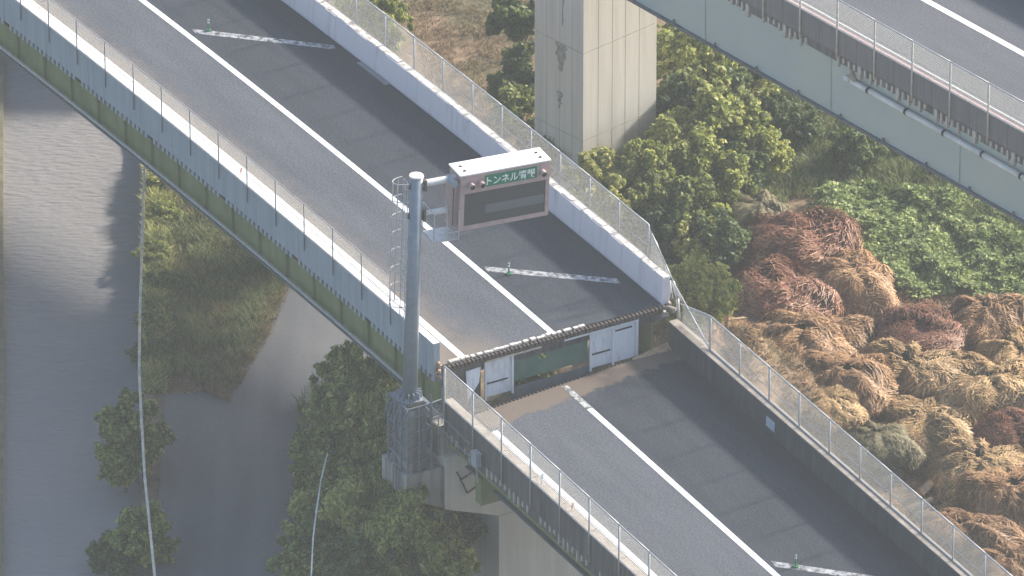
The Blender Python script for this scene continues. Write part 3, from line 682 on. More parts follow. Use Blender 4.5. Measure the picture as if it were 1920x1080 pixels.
# ladder with safety hoops
lx = -.50; q = MB()
for y in (-.17, .17): q.tube((lx + .12, y, 3.1), (lx + .12, y, 8.3), .02, 6)
z = 3.2
while z < 8.3: q.tube((lx + .12, -.17, z), (lx + .12, .17, z), .012, 5); z += .3
ldr = lp('ladder', q, 'galv')
hoop_pts = [(lx + .12 - .5 * math.sin(a) * .95, .30 * math.cos(a), 0) for a in [math.pi * i / 10 for i in range(11)]]
hm = MB().path(hoop_pts, .016, 6).mesh('hoop', M['galv'])
for i in range(8): link('hoop', hm, ldr, (0, 0, 3.7 + i * .66))
q = MB()
for i in (1, 3, 5, 7, 9): q.tube((hoop_pts[i][0], hoop_pts[i][1], 3.7), (hoop_pts[i][0], hoop_pts[i][1], 8.32), .012, 5)
lp('cage_bar', q, 'galv', ldr)
# little service step between pole and board
lp('step_grating', MB().box((.45, -.55, 6.05), (1.38, .35, 6.09)), 'galv')
q = MB()
for x, y in ((.45, -.55), (.92, -.55), (1.36, -.55), (.45, .35)): q.tube((x, y, 6.05), (x, y, 7.15), .02, 6)
for z in (6.6, 7.15): q.path([(.45, .35, z), (.45, -.55, z), (.92, -.55, z)], .018, 6)
q.path([(.92, -.55, 6.35), (1.36, -.55, 6.35)], .018, 6)
lp('guard_rail', q, 'galv')

# steel cage round the plinth
ca = LD.head(0) + R(90)
cg = thing('service_cage', 'grey steel access cage bolted round the base of the sign pole', 'cage', base, (0, 0, ca))
def cp_(name, q, m): return link(name, q.mesh(name, M[m]), cg, (0, 0, 0))
X, Y = .46, .66
M['cage'] = mat('cage steel', (.13, .155, .19), (.21, .235, .27), 5, .6)
cp_('top_plate', MB().box((-X, -Y, -.06), (X, Y, -.01)), 'cage')
cp_('hatch', MB().box((-X + .1, -Y + .05, -.009), (X - .15, -Y + .22, .03)), 'black')
cb = MB().tube((0, 0, -2.5), (0, 0, -.06), .045, 6).mesh('cage_post', M['cage'])
for x in (-X, 0, X):
    for y in (-Y, Y): link('cage_post', cb, cg, (x, y, 0))
for y in (-.22, .22):
    for x in (-X, X): link('cage_post', cb, cg, (x, y, 0))
q = MB()
for z in (-.35, -.95, -1.55, -2.1): q.path([(-X, -Y, z), (X, -Y, z), (X, Y, z), (-X, Y, z), (-X, -Y, z)], .03, 6)
cp_('cage_rail', q, 'cage')
wm1 = wire_mesh(2 * X, 1.75, .09, .006).mesh('cage_mesh', M['cage']); wm2 = wire_mesh(2 * Y, 1.75, .09, .006).mesh('cage_mesh', M['cage'])
link('cage_mesh', wm1, cg, (-X, -Y, -2.1)); link('cage_mesh', wm2, cg, (-X, -Y, -2.1), (0, 0, R(90)))
q = MB()
for i in range(6):
    y = -Y + .1 + i * .22; q.tube((-X, y, -.06), (-X - .22, y, -.75), .022, 5)
cp_('strut', q, 'cage')
q = MB()
f = lambda t_, z_, s_=.9: Matrix.Rotation(-ca, 3, 'Z') @ (LD.p(s_, t_, z_) - base)
for z in (-.1, -.7, -1.3): q.path([(X, -Y, z + .1), (X + .5, -Y + .15, z + .05)], .022, 6)
for t_ in (.0, .5): q.tube((X + t_, -Y + .15 * t_ * 2, -1.3), (X + t_, -Y + .15 * t_ * 2, .35), .022, 6)
cp_('handrail', q, 'cage')
# rail along the lower parapet
hr = thing('handrail', 'thin steel handrail on the outer face of the dropped span beside the cage', 'handrail', RD.p(0, -4.95, -2))
q = MB()
for z in (-1.25, -1.75): q.tube(RD.p(-.6, -4.98, z), RD.p(2.2, -4.98, z - .1), .022, 6)
for s_ in (-.6, 0, .7, 1.4, 2.1): q.tube(RD.p(s_, -4.98, -2.2), RD.p(s_, -4.98, -1.25), .02, 6)
link('rail', q.mesh('rail', M['cage']), hr)
q = MB().box((-.18, -.1, -.24), (.18, .1, .24)); 
jb = thing('junction_box', 'small pale grey junction box on the outer face of the dropped span', 'junction box', RD.p(2.6, -4.95, -1.75), (0, 0, RD.head(0)))
link('box_body', q.mesh('box_body', M['conc_blue']), jb, (0, 0, 0)); link('lid', MB().box((-.2, -.12, .243), (.2, .12, .28)).mesh('lid', M['galv']), jb, (0, 0, 0))
link('conduit', MB().tube((.0, 0, -.24), (0, .05, -.9), .025, 6).mesh('conduit', M['galv']), jb, (0, 0, 0))

# ------------------------------------------------------------------ small road furniture
def delineator(p, label):
    d = thing('delineator_post', label, 'delineator', p, group='green delineator posts on the worn stripes')
    for nm, q, m in (('foot', MB().tube((0, 0, 0), (0, 0, .04), .10, 14), 'green_post'), ('stem', MB().tube((0, 0, .041), (0, 0, .48), .03, 10), 'green_post'),
                     ('band', MB().tube((0, 0, .30), (0, 0, .35), .034, 10), 'letter'), ('band', MB().tube((0, 0, .40), (0, 0, .45), .034, 10), 'letter')):
        link(nm, q.mesh(nm, M[m]), d, (0, 0, 0))
delineator(at(954, 514, .01), 'small green delineator post on the worn stripe right of the sign pole')
delineator(at(391, 57, .01), 'small green delineator post on the worn stripe near the top left')
delineator(at(1492, 1062, -1.69), 'small delineator post on the worn stripe at the bottom edge')
def marker(p, m, label, s=1):
    d = thing('parapet_marker', label, 'marker', p, group='reflector markers on the parapet tops')
    link('stem', MB().tube((0, 0, 0), (0, 0, .14 * s), .02, 8).mesh('stem', M['galv']), d, (0, 0, 0))
    link('reflector', MB().tube((-.01, -.03, .13 * s), (.05 * s, .0, .40 * s), .055 * s, 12, .05 * s).mesh('reflector', M[m], False), d, (0, 0, 0))
marker(RD.p(6.5, -4.6, -.8), 'letter', 'tilted white marker on the coping of the dropped span')
marker(RD.p(8.5, -4.55, -.8), 'orange', 'small orange marker on the coping near the bottom edge', .7)
marker(LD.p(-13.5, -4.4, .85), 'orange', 'small orange marker on the white coping of the raised span', .6)

# ------------------------------------------------------------------ foliage
def leaves(name, blobs, n, size, m, aspect=.55, up=.3, droop=0., seed=1, shell=.45):
    rg = np.random.default_rng(seed); B = np.array(blobs); pr = B[:, 3] ** 2; pr /= pr.sum()
    ix = rg.choice(len(B), n, p=pr); c = B[ix, :3]; r = B[ix, 3:4]
    d = rg.normal(size=(n, 3)); d /= np.linalg.norm(d, axis=1, keepdims=True)
    u = shell + (1 - shell) * rg.random((n, 1)) ** .6
    p = c + d * r * u * (1 + .25 * rg.normal(size=(n, 1)) * .5)
    nrm = d * .7 + np.array([0, 0, up]) + rg.normal(size=(n, 3)) * .55; nrm /= np.linalg.norm(nrm, axis=1, keepdims=True)
    ax = rg.normal(size=(n, 3)) + d * .6 + np.array([0, 0, -droop * 3]); ax -= nrm * (ax * nrm).sum(1, keepdims=True); ax /= np.linalg.norm(ax, axis=1, keepdims=True)
    sd = np.cross(nrm, ax); L = size * rg.uniform(.6, 1.3, (n, 1)); W = L * aspect * .5
    v = np.stack([p - ax * L * .5, p + sd * W + nrm * L * .06, p + ax * L * .5 - nrm * L * .1, p - sd * W + nrm * L * .06], 1).reshape(-1, 3)
    me = bpy.data.meshes.new(name); me.vertices.add(n * 4); me.vertices.foreach_set('co', v.ravel())
    me.loops.add(n * 4); me.loops.foreach_set('vertex_index', np.arange(n * 4)); me.polygons.add(n)
    me.polygons.foreach_set('loop_start', np.arange(n) * 4); me.polygons.foreach_set('loop_total', np.full(n, 4)); me.update(calc_edges=True)
    me.materials.append(M[m]); return me
def crown_blobs(seed, n=16, rr=.36, flat=.8, upr=1.0):
    rg = random.Random(seed); out = []
    for i in range(n):
        while True:
            x, y, z = [rg.uniform(-1, 1) for _ in range(3)]
            if .15 < x * x + y * y + z * z < 1: break
        out.append((x * .78, y * .78, z * flat * upr, rr * rg.uniform(.6, 1.25)))
    return out
CR = {}
_cb = crown_blobs
def crown_blobs(seed, n=16, rr=.36, flat=.8, upr=1.0):
    b = _cb(seed, int(n * .7), rr * .95, flat, upr); rg = random.Random(seed + 90)
    for i in range(int(n * 1.3)):            # outlying sprays give the crown a ragged outline
        a = rg.uniform(0, 6.28); e = rg.uniform(-.5, 1.3); r = rg.uniform(.75, 1.12)
        b.append((math.cos(a) * math.cos(e) * r, math.sin(a) * math.cos(e) * r, math.sin(e) * r * flat * upr, rr * rg.uniform(.25, .6)))
    return b
for i in range(3):
    CR['leaf', i] = leaves('crown', crown_blobs(i + 1, 20), 5200, .17, 'leaf', .6, seed=i)
    CR['leaf_yellow_sunny', i] = leaves('crown', crown_blobs(i + 11, 20), 5200, .18, 'leaf_yellow_sunny', .6, seed=i + 5)
    CR['leaf_dark', i] = leaves('crown', crown_blobs(i + 21, 20), 5200, .17, 'leaf_dark', .6, seed=i + 9)
    CR['bamboo', i] = leaves('crown', crown_blobs(i + 31, 22, .34, 1.0, 1.1), 6500, .20, 'bamboo', .28, .1, .35, seed=i + 13)
def stem_mesh(seed, h=1.0):
    rg = random.Random(seed); q = MB(); q.tube((0, 0, 0), (0, 0, .6), .06, 8, .045)
    for i in range(7):
        a = rg.uniform(0, 6.28); e = (math.cos(a) * .5, math.sin(a) * .5, rg.uniform(.8, 1.25)); q.tube((0, 0, rg.uniform(.4, .6)), e, .03, 6, .01)
    return q.mesh('trunk', M['bark'])
STEM = [stem_mesh(i) for i in range(3)]
cnt = 0
def tree(px, py, zc, r, kind, label, name='tree', cat='tree', group=None, sq=1.0, rx=1.0):
    global cnt; cnt += 1
    r *= 1.22; c = at(px, py, zc); g0 = gz(c.x, c.y) if c.x > bank(266, c.y) else ZW
    o = thing(name, label, cat, (c.x, c.y, g0 - .05), group=group)
    hh = zc - g0
    if hh > .25: link('trunk', STEM[cnt % 3], o, (0, 0, 0), (0, 0, cnt * 1.3), (r * .9, r * .9, max(hh, .5) * 1.0))
    link('crown', CR[kind, cnt % 3], o, (0, 0, hh + .05), (rnd.uniform(-.2, .2), rnd.uniform(-.2, .2), rnd.uniform(0, 6.28)), (r * rx, r, r * sq))
    return o
G1 = 'shrubs growing behind the concrete pier'
TR = [
 (1290, 120, -7.0, 1.3, 'leaf', 'green shrub right of the pier just below the overpass girder'),
 (1352, 150, -7.4, 1.1, 'leaf_dark', 'dark shrub tucked under the edge of the overpass girder'),
 (1405, 165, -7.9, .75, 'leaf_yellow_sunny', 'yellow flowering shrub touching the lower edge of the overpass girder'),
 (1262, 205, -7.6, 1.0, 'leaf_dark', 'dark green shrub against the right edge of the pier'),
 (1325, 235, -7.5, 1.2, 'leaf', 'mid green shrub in the centre of the thicket right of the pier'),
 (1395, 255, -7.9, 1.0, 'leaf', 'light green shrub at the right edge of the thicket'),
 (1440, 285, -8.3, .75, 'leaf', 'small pale green shrub standing out to the right of the thicket'),
 (1275, 300, -7.8, 1.1, 'leaf_yellow_sunny', 'yellowing shrub beside the foot of the pier'),
 (1340, 340, -8.2, 1.1, 'leaf', 'broad shrub above the debris behind the fence'),
 (1300, 395, -8.3, 1.1, 'leaf', 'green shrub directly behind the bent fence corner'),
 (1245, 375, -8.0, 1.0, 'leaf_yellow_sunny', 'light leaved shrub in front of the pier foot, behind the fence'),
 (1210, 305, -7.3, .8, 'leaf', 'upright leafy shrub overlapping the lower right face of the pier'),
 (1120, 335, -7.9, .95, 'leaf_yellow_sunny', 'pale yellow shrub in front of the pier corner, behind the sign board'),
 (1165, 390, -8.2, 1.0, 'leaf_yellow_sunny', 'olive shrub seen through the fence right of the sign board'),
 (1340, 450, -8.4, .95, 'leaf_dark', 'dark shrub above the round bush near the brushwood'),
 (1308, 545, -3.7, 1.15, 'leaf', 'round bush beside the sagging fence above the spilled logs'),
 (975, 25, -6.8, 1.0, 'leaf_dark', 'dark tree at the top edge left of the pier'),
 (992, 120, -7.6, .8, 'leaf_dark', 'small dark shrub halfway down the left edge of the pier'),
 (975, 215, -7.9, .9, 'leaf_yellow_sunny', 'yellow tipped shrub at the left side of the pier'),
 (960, 165, -8.2, .75, 'leaf_dark', 'low dark shrub beside the leaning white pole'),
 (950, 275, -8.4, .8, 'leaf_dark', 'dark shrub behind the fence at the left foot of the pier'),
 (1030, 300, -8.6, .8, 'leaf_dark', 'low shaded shrub behind the fence under the pier left face'),
 (1255, 85, -8.0, .7, 'leaf', 'bright sprig of shrub at the upper right edge of the pier'),
 (1500, 235, -8.9, .7, 'leaf_dark', 'small dark weed bush in the shade below the girder'),
 (1310, 175, -7.2, 1.0, 'leaf_yellow_sunny', 'pale yellow shrub in the upper middle of the thicket right of the pier'),
 (1372, 215, -7.8, .9, 'leaf_yellow_sunny', 'yellow green shrub between two green ones in the thicket'),
 (1265, 255, -7.6, .9, 'leaf', 'mid green shrub at half height along the right edge of the pier'),
 (1310, 295, -7.8, 1.0, 'leaf', 'green shrub in the lower middle of the thicket right of the pier'),
 (1385, 310, -8.3, .9, 'leaf_dark', 'dark shrub low in the thicket above the twig pile'),
 (1250, 440, -8.5, .9, 'leaf_dark', 'dark shrub behind the fence just before its bent corner'),
 (1300, 455, -8.5, .8, 'leaf_yellow_sunny', 'light shrub behind the fence above the round bush'),
 (1090, 390, -8.4, .8, 'leaf_dark', 'dark low shrub seen through the fence right of the sign board'),
 (1450, 215, -8.5, .7, 'leaf_dark', 'dark straggling shrub at the hanging cable'),
 (1600, 290, -8.9, .8, 'leaf_dark', 'dark grassy bush under the girder above the vine patch'),
]
for a in TR:
    bush = a[3] < 1.05
    tree(*a, name='shrub', cat='shrub', group=G1 if a[1] < 470 and 1200 < a[0] < 1470 else None)
TL = [
 (700, 690, -4.6, .95, 'bamboo', 'bamboo plume rising left of the sign pole'),
 (745, 700, -6.0, .8, 'bamboo', 'small bamboo tuft right behind the foot of the sign pole'),
 (660, 770, -5.6, 1.25, 'leaf', 'broad green tree at the upper left of the riverside thicket'),
 (715, 820, -5.6, 1.1, 'bamboo', 'sunlit-coloured bamboo left of the service cage'),
 (640, 880, -6.0, 1.25, 'leaf', 'round green tree beside the thin white pipe'),
 (700, 930, -5.6, 1.1, 'bamboo', 'shaded bamboo in the middle of the lower thicket'),
 (785, 960, -5.4, 1.15, 'bamboo', 'sunlit-coloured bamboo clump under the concrete corbel'),
 (760, 1040, -6.0, 1.1, 'bamboo', 'bamboo clump at the bottom edge left of the pier column'),
 (835, 1055, -6.5, .9, 'leaf', 'bright green shrub at the foot of the pier column'),
 (850, 985, -6.6, .8, 'leaf_dark', 'dark shrub between the bamboo and the pier column'),
 (630, 1010, -7.0, 1.2, 'leaf_dark', 'dark shrub at the bottom edge near the track'),
 (690, 1060, -6.6, 1.1, 'leaf_dark', 'shaded bush at the bottom edge between pipe and bamboo'),
 (600, 960, -7.6, 1.0, 'leaf', 'green bush on the edge of the track behind the thin white pipe'),
 (575, 1060, -8.2, 1.0, 'leaf', 'pale green bush at the bottom edge beside the track'),
 (600, 850, -7.6, .9, 'leaf', 'green shrub at the track edge above the thin white pipe'),
 (740, 880, -5.8, .8, 'bamboo', 'bright bamboo tuft left of the concrete corbel'),
 (670, 990, -6.2, .9, 'bamboo', 'bamboo tuft low in the thicket between pipe and pier'),
 (640, 700, -6.6, .8, 'leaf', 'green shrub top at the upper left corner of the thicket'),
 (255, 800, -7.7, 1.05, 'leaf_yellow_sunny', 'sunlit-coloured yellow green tree under the long pale cable at the river bank'),
 (235, 860, -8.6, .85, 'leaf', 'shaded lower bush at the water edge under the yellow tree'),
 (265, 1010, -8.6, 1.0, 'leaf', 'green bush under the long pale cable at the bottom left'),
 (215, 1040, -9.2, .7, 'leaf_dark', 'dark bush hanging over the water at the bottom left'),
 (300, 340, -9.3, .58, 'leaf_yellow_sunny', 'narrow sunlit-coloured bush just below the girder at the river bank'),
 (305, 400, -9.3, .58, 'leaf', 'slim bush on the river bank beside the upper part of the long cable'),
 (285, 470, -9.3, .58, 'leaf_yellow_sunny', 'yellow bush on the river bank beside the middle of the long cable'),
 (300, 530, -9.3, .58, 'leaf_dark', 'dark low bush between the long cable and the grass verge'),
 (285, 600, -9.3, .58, 'leaf_yellow_sunny', 'pale bush at the river bank level with the edge of the shaded water'),
 (280, 660, -9.3, .58, 'leaf_dark', 'low dark bush on the river bank above the yellow green tree'),
 (1000, 705, -7.9, 1.0, 'leaf', 'bush growing below the road seen through the gap under the green end plate'),
 (690, 15, -8.4, .9, 'bamboo', 'drooping bamboo behind the white barrier at the top edge'),
 (735, 45, -8.6, .6, 'bamboo', 'small dry bamboo tuft behind the fence near the top edge'),
 (500, 480, -9.0, .5, 'leaf_dark', 'low bush on the verge below the girder'),
]
for a in TL: tree(*a, name='bamboo' if a[4] == 'bamboo' else 'shrub', cat='bamboo' if a[4] == 'bamboo' else 'shrub', sq=1.35 if a[4] == 'bamboo' else .45 if a[2] == -9.3 else 1.0)

def sample_poly(pts, n, z, rg):
    P = [at(x, y, z) for x, y in pts]; xs_ = [p.x for p in P]; ys_ = [p.y for p in P]; out = []
    m = len(P)
    while len(out) < n:
        x = rg.uniform(min(xs_), max(xs_)); y = rg.uniform(min(ys_), max(ys_)); ins = False; j = m - 1
        for i in range(m):
            if (P[i].y > y) != (P[j].y > y) and x < (P[j].x - P[i].x) * (y - P[i].y) / (P[j].y - P[i].y) + P[i].x: ins = not ins
            j = i
        if ins: out.append((x, y))
    return out
def blades(name, pts, n, h, m, seed=1, lean=.5, wd=.018, clump=.6):
    rg = random.Random(seed); q = MB()
    for x, y in sample_poly(pts, n, ZG, rg):
        k = noise.noise(Vector((x * .8, y * .8, seed))) * clump + 1
        if rg.random() > .35 + .9 * (k - .6): continue
        z = gz(x, y) - .02; a = rg.uniform(0, 6.28); hh = h * rg.uniform(.4, 1.2) * k; lx_, ly_ = math.cos(a) * hh * lean, math.sin(a) * hh * lean
        b = rg.uniform(0, 6.28); dx, dy = math.cos(b) * wd, math.sin(b) * wd; v = len(q.v)
        q.v += [(x - dx, y - dy, z), (x + dx, y + dy, z), (x + lx_ * .4 + dx * .7, y + ly_ * .4 + dy * .7, z + hh * .65), (x + lx_ * .4 - dx * .7, y + ly_ * .4 - dy * .7, z + hh * .65), (x + lx_, y + ly_, z + hh)]
        q.f += [[v, v + 1, v + 2, v + 3], [v + 3, v + 2, v + 4]]; q.uv += [[(0, 0)] * 4, [(0, 0)] * 3]
    me = bpy.data.meshes.new(name); me.from_pydata(q.v, [], q.f); me.materials.append(M[m])
    return link(name, me, kind='stuff')
blades('grass', [(275, 280), (420, 380), (540, 480), (530, 560), (485, 650), (425, 745), (330, 700), (300, 740), (272, 740)], 26000, .42, 'grass_green', 3, .7, .02)
blades('dry_grass', [(530, 480), (550, 500), (530, 580), (500, 640), (430, 758), (385, 740), (440, 690), (480, 620), (505, 560)], 6500, .32, 'grass_dry', 4, .8, .02)
blades('dry_grass', [(760, 0), (1000, 0), (1000, 250), (930, 300), (800, 150)], 7000, .22, 'grass_dry', 5, .9, .02)
blades('weeds', [(1360, 150), (1480, 150), (1700, 230), (1960, 380), (1960, 500), (1860, 470), (1700, 380), (1520, 370), (1380, 380)], 26000, .5, 'grass_green', 6, .6, .022)
blades('weeds', [(1040, 330), (1250, 300), (1480, 380), (1400, 500), (1260, 480), (1150, 430)], 9000, .5, 'grass_green', 8, .6, .022)
blades('weeds', [(560, 760), (640, 700), (720, 690), (700, 1090), (545, 1090)], 9000, .55, 'grass_green', 9, .6, .022)
blades('weeds', [(740, 900), (900, 900), (900, 1100), (690, 1100)], 5000, .6, 'grass_green', 10, .6, .022)

blades('dry_grass', [(1250, 600), (1420, 640), (1560, 800), (1600, 900), (1450, 920), (1250, 780)], 9000, .22, 'grass_dry', 14, 1.2, .02)
blades('dry_grass', [(275, 280), (420, 380), (540, 480), (530, 560), (485, 650), (425, 745), (300, 740), (272, 740)], 7000, .34, 'grass_dry', 15, .9, .018)
blades('weeds', [(272, 300), (330, 320), (320, 560), (310, 740), (272, 740)], 11000, .36, 'leaf_yellow_sunny', 16, .7, .03)
# vine covered hummocks
ivp = [(1520, 400), (1560, 372), (1640, 362), (1760, 375), (1940, 430), (1960, 600), (1880, 590), (1800, 545), (1720, 560), (1640, 515), (1570, 450)]
rg = random.Random(5); n = 36000; pts = [(x + rg.gauss(0, .18), y + rg.gauss(0, .25)) for x, y in sample_poly(ivp, n, ZG, rg)]
def ivz(x, y): return ZG + .38 + .42 * noise.noise(Vector((x * .9, y * .7, 1))) + .16 * noise.noise(Vector((x * 2.4, y * 2.2, 4)))
P = np.array([(x, y, ivz(x, y) + rg.uniform(-.08, .05)) for x, y in pts]); rgn = np.random.default_rng(3)
nrm = rgn.normal(size=(n, 3)) * .4 + np.array([0, -.1, .9]); nrm /= np.linalg.norm(nrm, axis=1, keepdims=True)
ax = rgn.normal(size=(n, 3)); ax -= nrm * (ax * nrm).sum(1, keepdims=True); ax /= np.linalg.norm(ax, axis=1, keepdims=True); sd = np.cross(nrm, ax); L_ = rgn.uniform(.05, .17, (n, 1)) * (1 + .4 * rgn.random((n, 1)) ** 6)
v = np.stack([P - ax * L_ * .6, P + sd * L_ * .5, P + ax * L_ * .6, P - sd * L_ * .5], 1).reshape(-1, 3)
me = bpy.data.meshes.new('vines'); me.from_pydata(v.tolist(), [], [[4 * i, 4 * i + 1, 4 * i + 2, 4 * i + 3] for i in range(n)]); me.materials.append(M['ivy'])
link('vines', me, kind='stuff')

# ------------------------------------------------------------------ straw and brushwood heaps
def heap(seed, kind):
    rg = random.Random(seed); q = MB(); nu, nv = 40, 16
    def surf(a, v):       # a around, v 0 rim .. 1 top
        c = math.cos(a); s_ = math.sin(a); r = math.cos(v * math.pi / 2) ** .55; z = math.sin(v * math.pi / 2) ** .9
        d = 1 + .5 * noise.noise(Vector((c * 1.1 + seed, s_ * 1.1, v * 1.3))) + .2 * noise.noise(Vector((c * 2.4 + seed, s_ * 2.4, v * 2.2))) + .10 * noise.noise(Vector((c * 4 + seed, s_ * 4, v * 4)))
        return Vector((c * r * d, s_ * r * d, z * .85 * d))
    for j in range(nv + 1):
        for i in range(nu): q.v.append(tuple(surf(2 * math.pi * i / nu, j / nv * .995)))
    for j in range(nv):
        for i in range(nu): q.face([j * nu + i, j * nu + (i + 1) % nu, (j + 1) * nu + (i + 1) % nu, (j + 1) * nu + i])
    core = q.mesh('heap_body', M['core'], True)
    q = MB(); V = []; Fc = []
    n = 7500
    for i in range(n):
        a = rg.uniform(0, 6.28); v = rg.random() ** .8 * .98; p = surf(a, v); out = Vector((p.x, p.y, p.z * 1.2 + .1)).normalized()
        # locks of straw share a direction
        sw_ = noise.noise(Vector((p.x * 2.2, p.y * 2.2, p.z * 2.2 + seed))) * 2.2
        tang = out.cross(Vector((0, 0, 1))).normalized() if abs(out.z) < .98 else Vector((1, 0, 0)); down = tang.cross(out).normalized(); 
        if down.z > 0: down = -down
        if kind == 'brush':
            d = (tang * (1.2 + rg.gauss(0, .9)) + down * (sw_ * .4 + rg.gauss(0, .6)) + out * rg.uniform(-.1, .3)).normalized(); L = rg.uniform(.12, .42); wd = rg.uniform(.006, .014); lift = rg.uniform(0, .1)
        else:
            d = (down * 1.0 + tang * (sw_ + rg.gauss(0, .75)) + out * rg.uniform(-.05, .3)).normalized(); L = rg.uniform(.14, .45); wd = rg.uniform(.006, .013); lift = rg.uniform(0, .07)
        side = out.cross(d).normalized(); p0 = p + out * lift - d * L * .4; k = len(V)
        p1 = p0 + d * L * .5 + out * (.03 if kind == 'brush' else .05); p2 = p0 + d * L - (out * (.02 if kind == 'brush' else .03))
        V += [p0 - side * wd, p0 + side * wd, p1 + side * wd, p1 - side * wd, p2 + side * wd * .4, p2 - side * wd * .4]
        Fc += [[k, k + 1, k + 2, k + 3], [k + 3, k + 2, k + 4, k + 5]]
    me = bpy.data.meshes.new('loose_straw'); me.from_pydata([tuple(x) for x in V], [], Fc)
    me.materials.append(M[{'brush': 'brush', 'straw': 'straw', 'brown': 'straw_brown', 'green': 'straw_green'}[kind]])
    return core, me
HM = {(k, i): heap(i * 7 + j * 3 + 1, k) for j, k in enumerate(('brush', 'straw', 'brown', 'green')) for i in range(2 if k != 'green' else 1)}
GH = 'heaps of dried plants on the field'
HP = [  # px, py of the foot centre, half width, half depth, height, rotation, kind, label
 (1498, 498, 1.55, 1.6, 1.35, .3, 'brush', 'dark red brushwood heap beside the vine patch, farthest back in its row'),
 (1600, 560, 1.25, 1.5, 1.15, .1, 'brown', 'tan brown heap between two red brushwood heaps along the vine patch'),
 (1718, 650, 1.5, 1.5, 1.15, .2, 'brush', 'dark red brushwood heap in the middle of the field with white twigs'),
 (1445, 600, 1.45, 1.7, 1.5, .5, 'brush', 'tall dark red brushwood heap just right of the round bush'),
 (1555, 655, 1.15, 1.2, .85, .2, 'brown', 'low tan heap between the two red brushwood heaps and the straw'),
 (1500, 725, 1.4, 1.4, 1.2, .9, 'brown', 'reddish straw heap behind the fence of the dropped span'),
 (1700, 735, 1.65, 1.5, 1.3, .2, 'straw', 'broad pale straw heap in the centre of the field'),
 (1850, 765, 1.75, 1.6, 1.35, .1, 'straw', 'large straw heap with a golden crest near the right edge'),
 (1585, 800, 1.2, 1.4, 1.0, .4, 'brown', 'ragged brown heap right behind the fence above the greenish heap'),
 (1738, 825, 1.55, 1.5, 1.2, .7, 'straw', 'golden crested straw heap below the centre of the field'),
 (1842, 628, 1.15, 1.3, 1.15, .0, 'brown', 'rounded pinkish brown heap below the vine patch near the right edge'),
 (1905, 690, 1.0, 1.2, .95, .2, 'straw', 'rounded pale straw heap cut by the right edge'),
 (1835, 900, 1.4, 1.4, 1.0, .3, 'straw', 'straw heap low on the right, beside the dusty path'),
 (1642, 872, .95, 1.1, .85, .0, 'green', 'smooth greenish grey straw heap behind the fence'),
 (1898, 960, 1.2, 1.6, 1.1, .8, 'brown', 'dark brown heap at the right edge below the straw heap'),
 (1800, 1025, 1.5, 1.2, .95, .2, 'brown', 'brown heap near the bottom right corner behind the fence'),
 (1885, 1080, 1.2, 1.2, .8, .2, 'brown', 'heap in the bottom right corner'),
 (1905, 840, 1.1, 1.3, 1.1, .5, 'brush', 'shaded brushwood heap at the right edge between two straw heaps'),
 (1425, 425, .85, 1.0, 1.0, .1, 'green', 'tangled pile of twigs above the red brushwood heap'),
 (1925, 620, .6, .9, .8, .0, 'brown', 'small heap cut by the right edge beside the vine patch'),
 (1392, 668, 1.0, 1.0, .6, .0, 'brown', 'low spread of straw and twigs behind the second and third fence posts'),
 (1448, 720, .95, 1.0, .6, .0, 'brown', 'low matted straw pile just behind the fence, left of the reddish heap'),
 (1555, 850, .9, .9, .6, .0, 'straw', 'flat pale straw pile behind the fence above the pale plate'),
 (1765, 990, .8, .8, .5, .0, 'straw', 'small flat straw pile behind the fence beside the orange log ends'),
]
for i, (px, py, rx, ry, h, rot, kd, lab) in enumerate(HP):
    core, ls_ = HM[kd, i % 2 if kd != 'green' else 0]; p = at(px, py, ZG); 
    o = thing('brushwood_heap' if kd == 'brush' else 'straw_heap', lab, 'heap', (p.x, p.y, gz(p.x, p.y) - .08), (0, 0, rot + (i % 3) * 2.1), group=GH)
    k1, k2 = (rx, ry) if i % 3 == 0 else (rx * .5 + ry * .5, rx * .5 + ry * .5)
    link('heap_body', core, o, (0, 0, 0), None, (k1 * 1.25, k2 * 1.25, h * 1.15)); link('loose_straw', ls_, o, (0, 0, 0), None, (k1 * 1.25, k2 * 1.25, h * 1.15))

# straw litter on the paths between the heaps
q = MB(); rg = random.Random(12)
for x, y in sample_poly([(1300, 560), (1500, 470), (1900, 600), (1960, 1100), (1800, 1100), (1300, 640)], 20000, ZG, rg):
    a = rg.uniform(0, 6.28); L = rg.uniform(.08, .3); z = gz(x, y) + .02; dx, dy = math.cos(a) * L, math.sin(a) * L; wx, wy = -math.sin(a) * .012, math.cos(a) * .012; k = len(q.v)
    zz = z + rg.uniform(0, .12)
    q.v += [(x - wx, y - wy, z), (x + wx, y + wy, z), (x + dx + wx, y + dy + wy, zz), (x + dx - wx, y + dy - wy, zz)]; q.f.append([k, k + 1, k + 2, k + 3])
me = bpy.data.meshes.new('straw_litter'); me.from_pydata(q.v, [], q.f); me.materials.append(M['straw_brown']); link('straw_litter', me, kind='stuff')

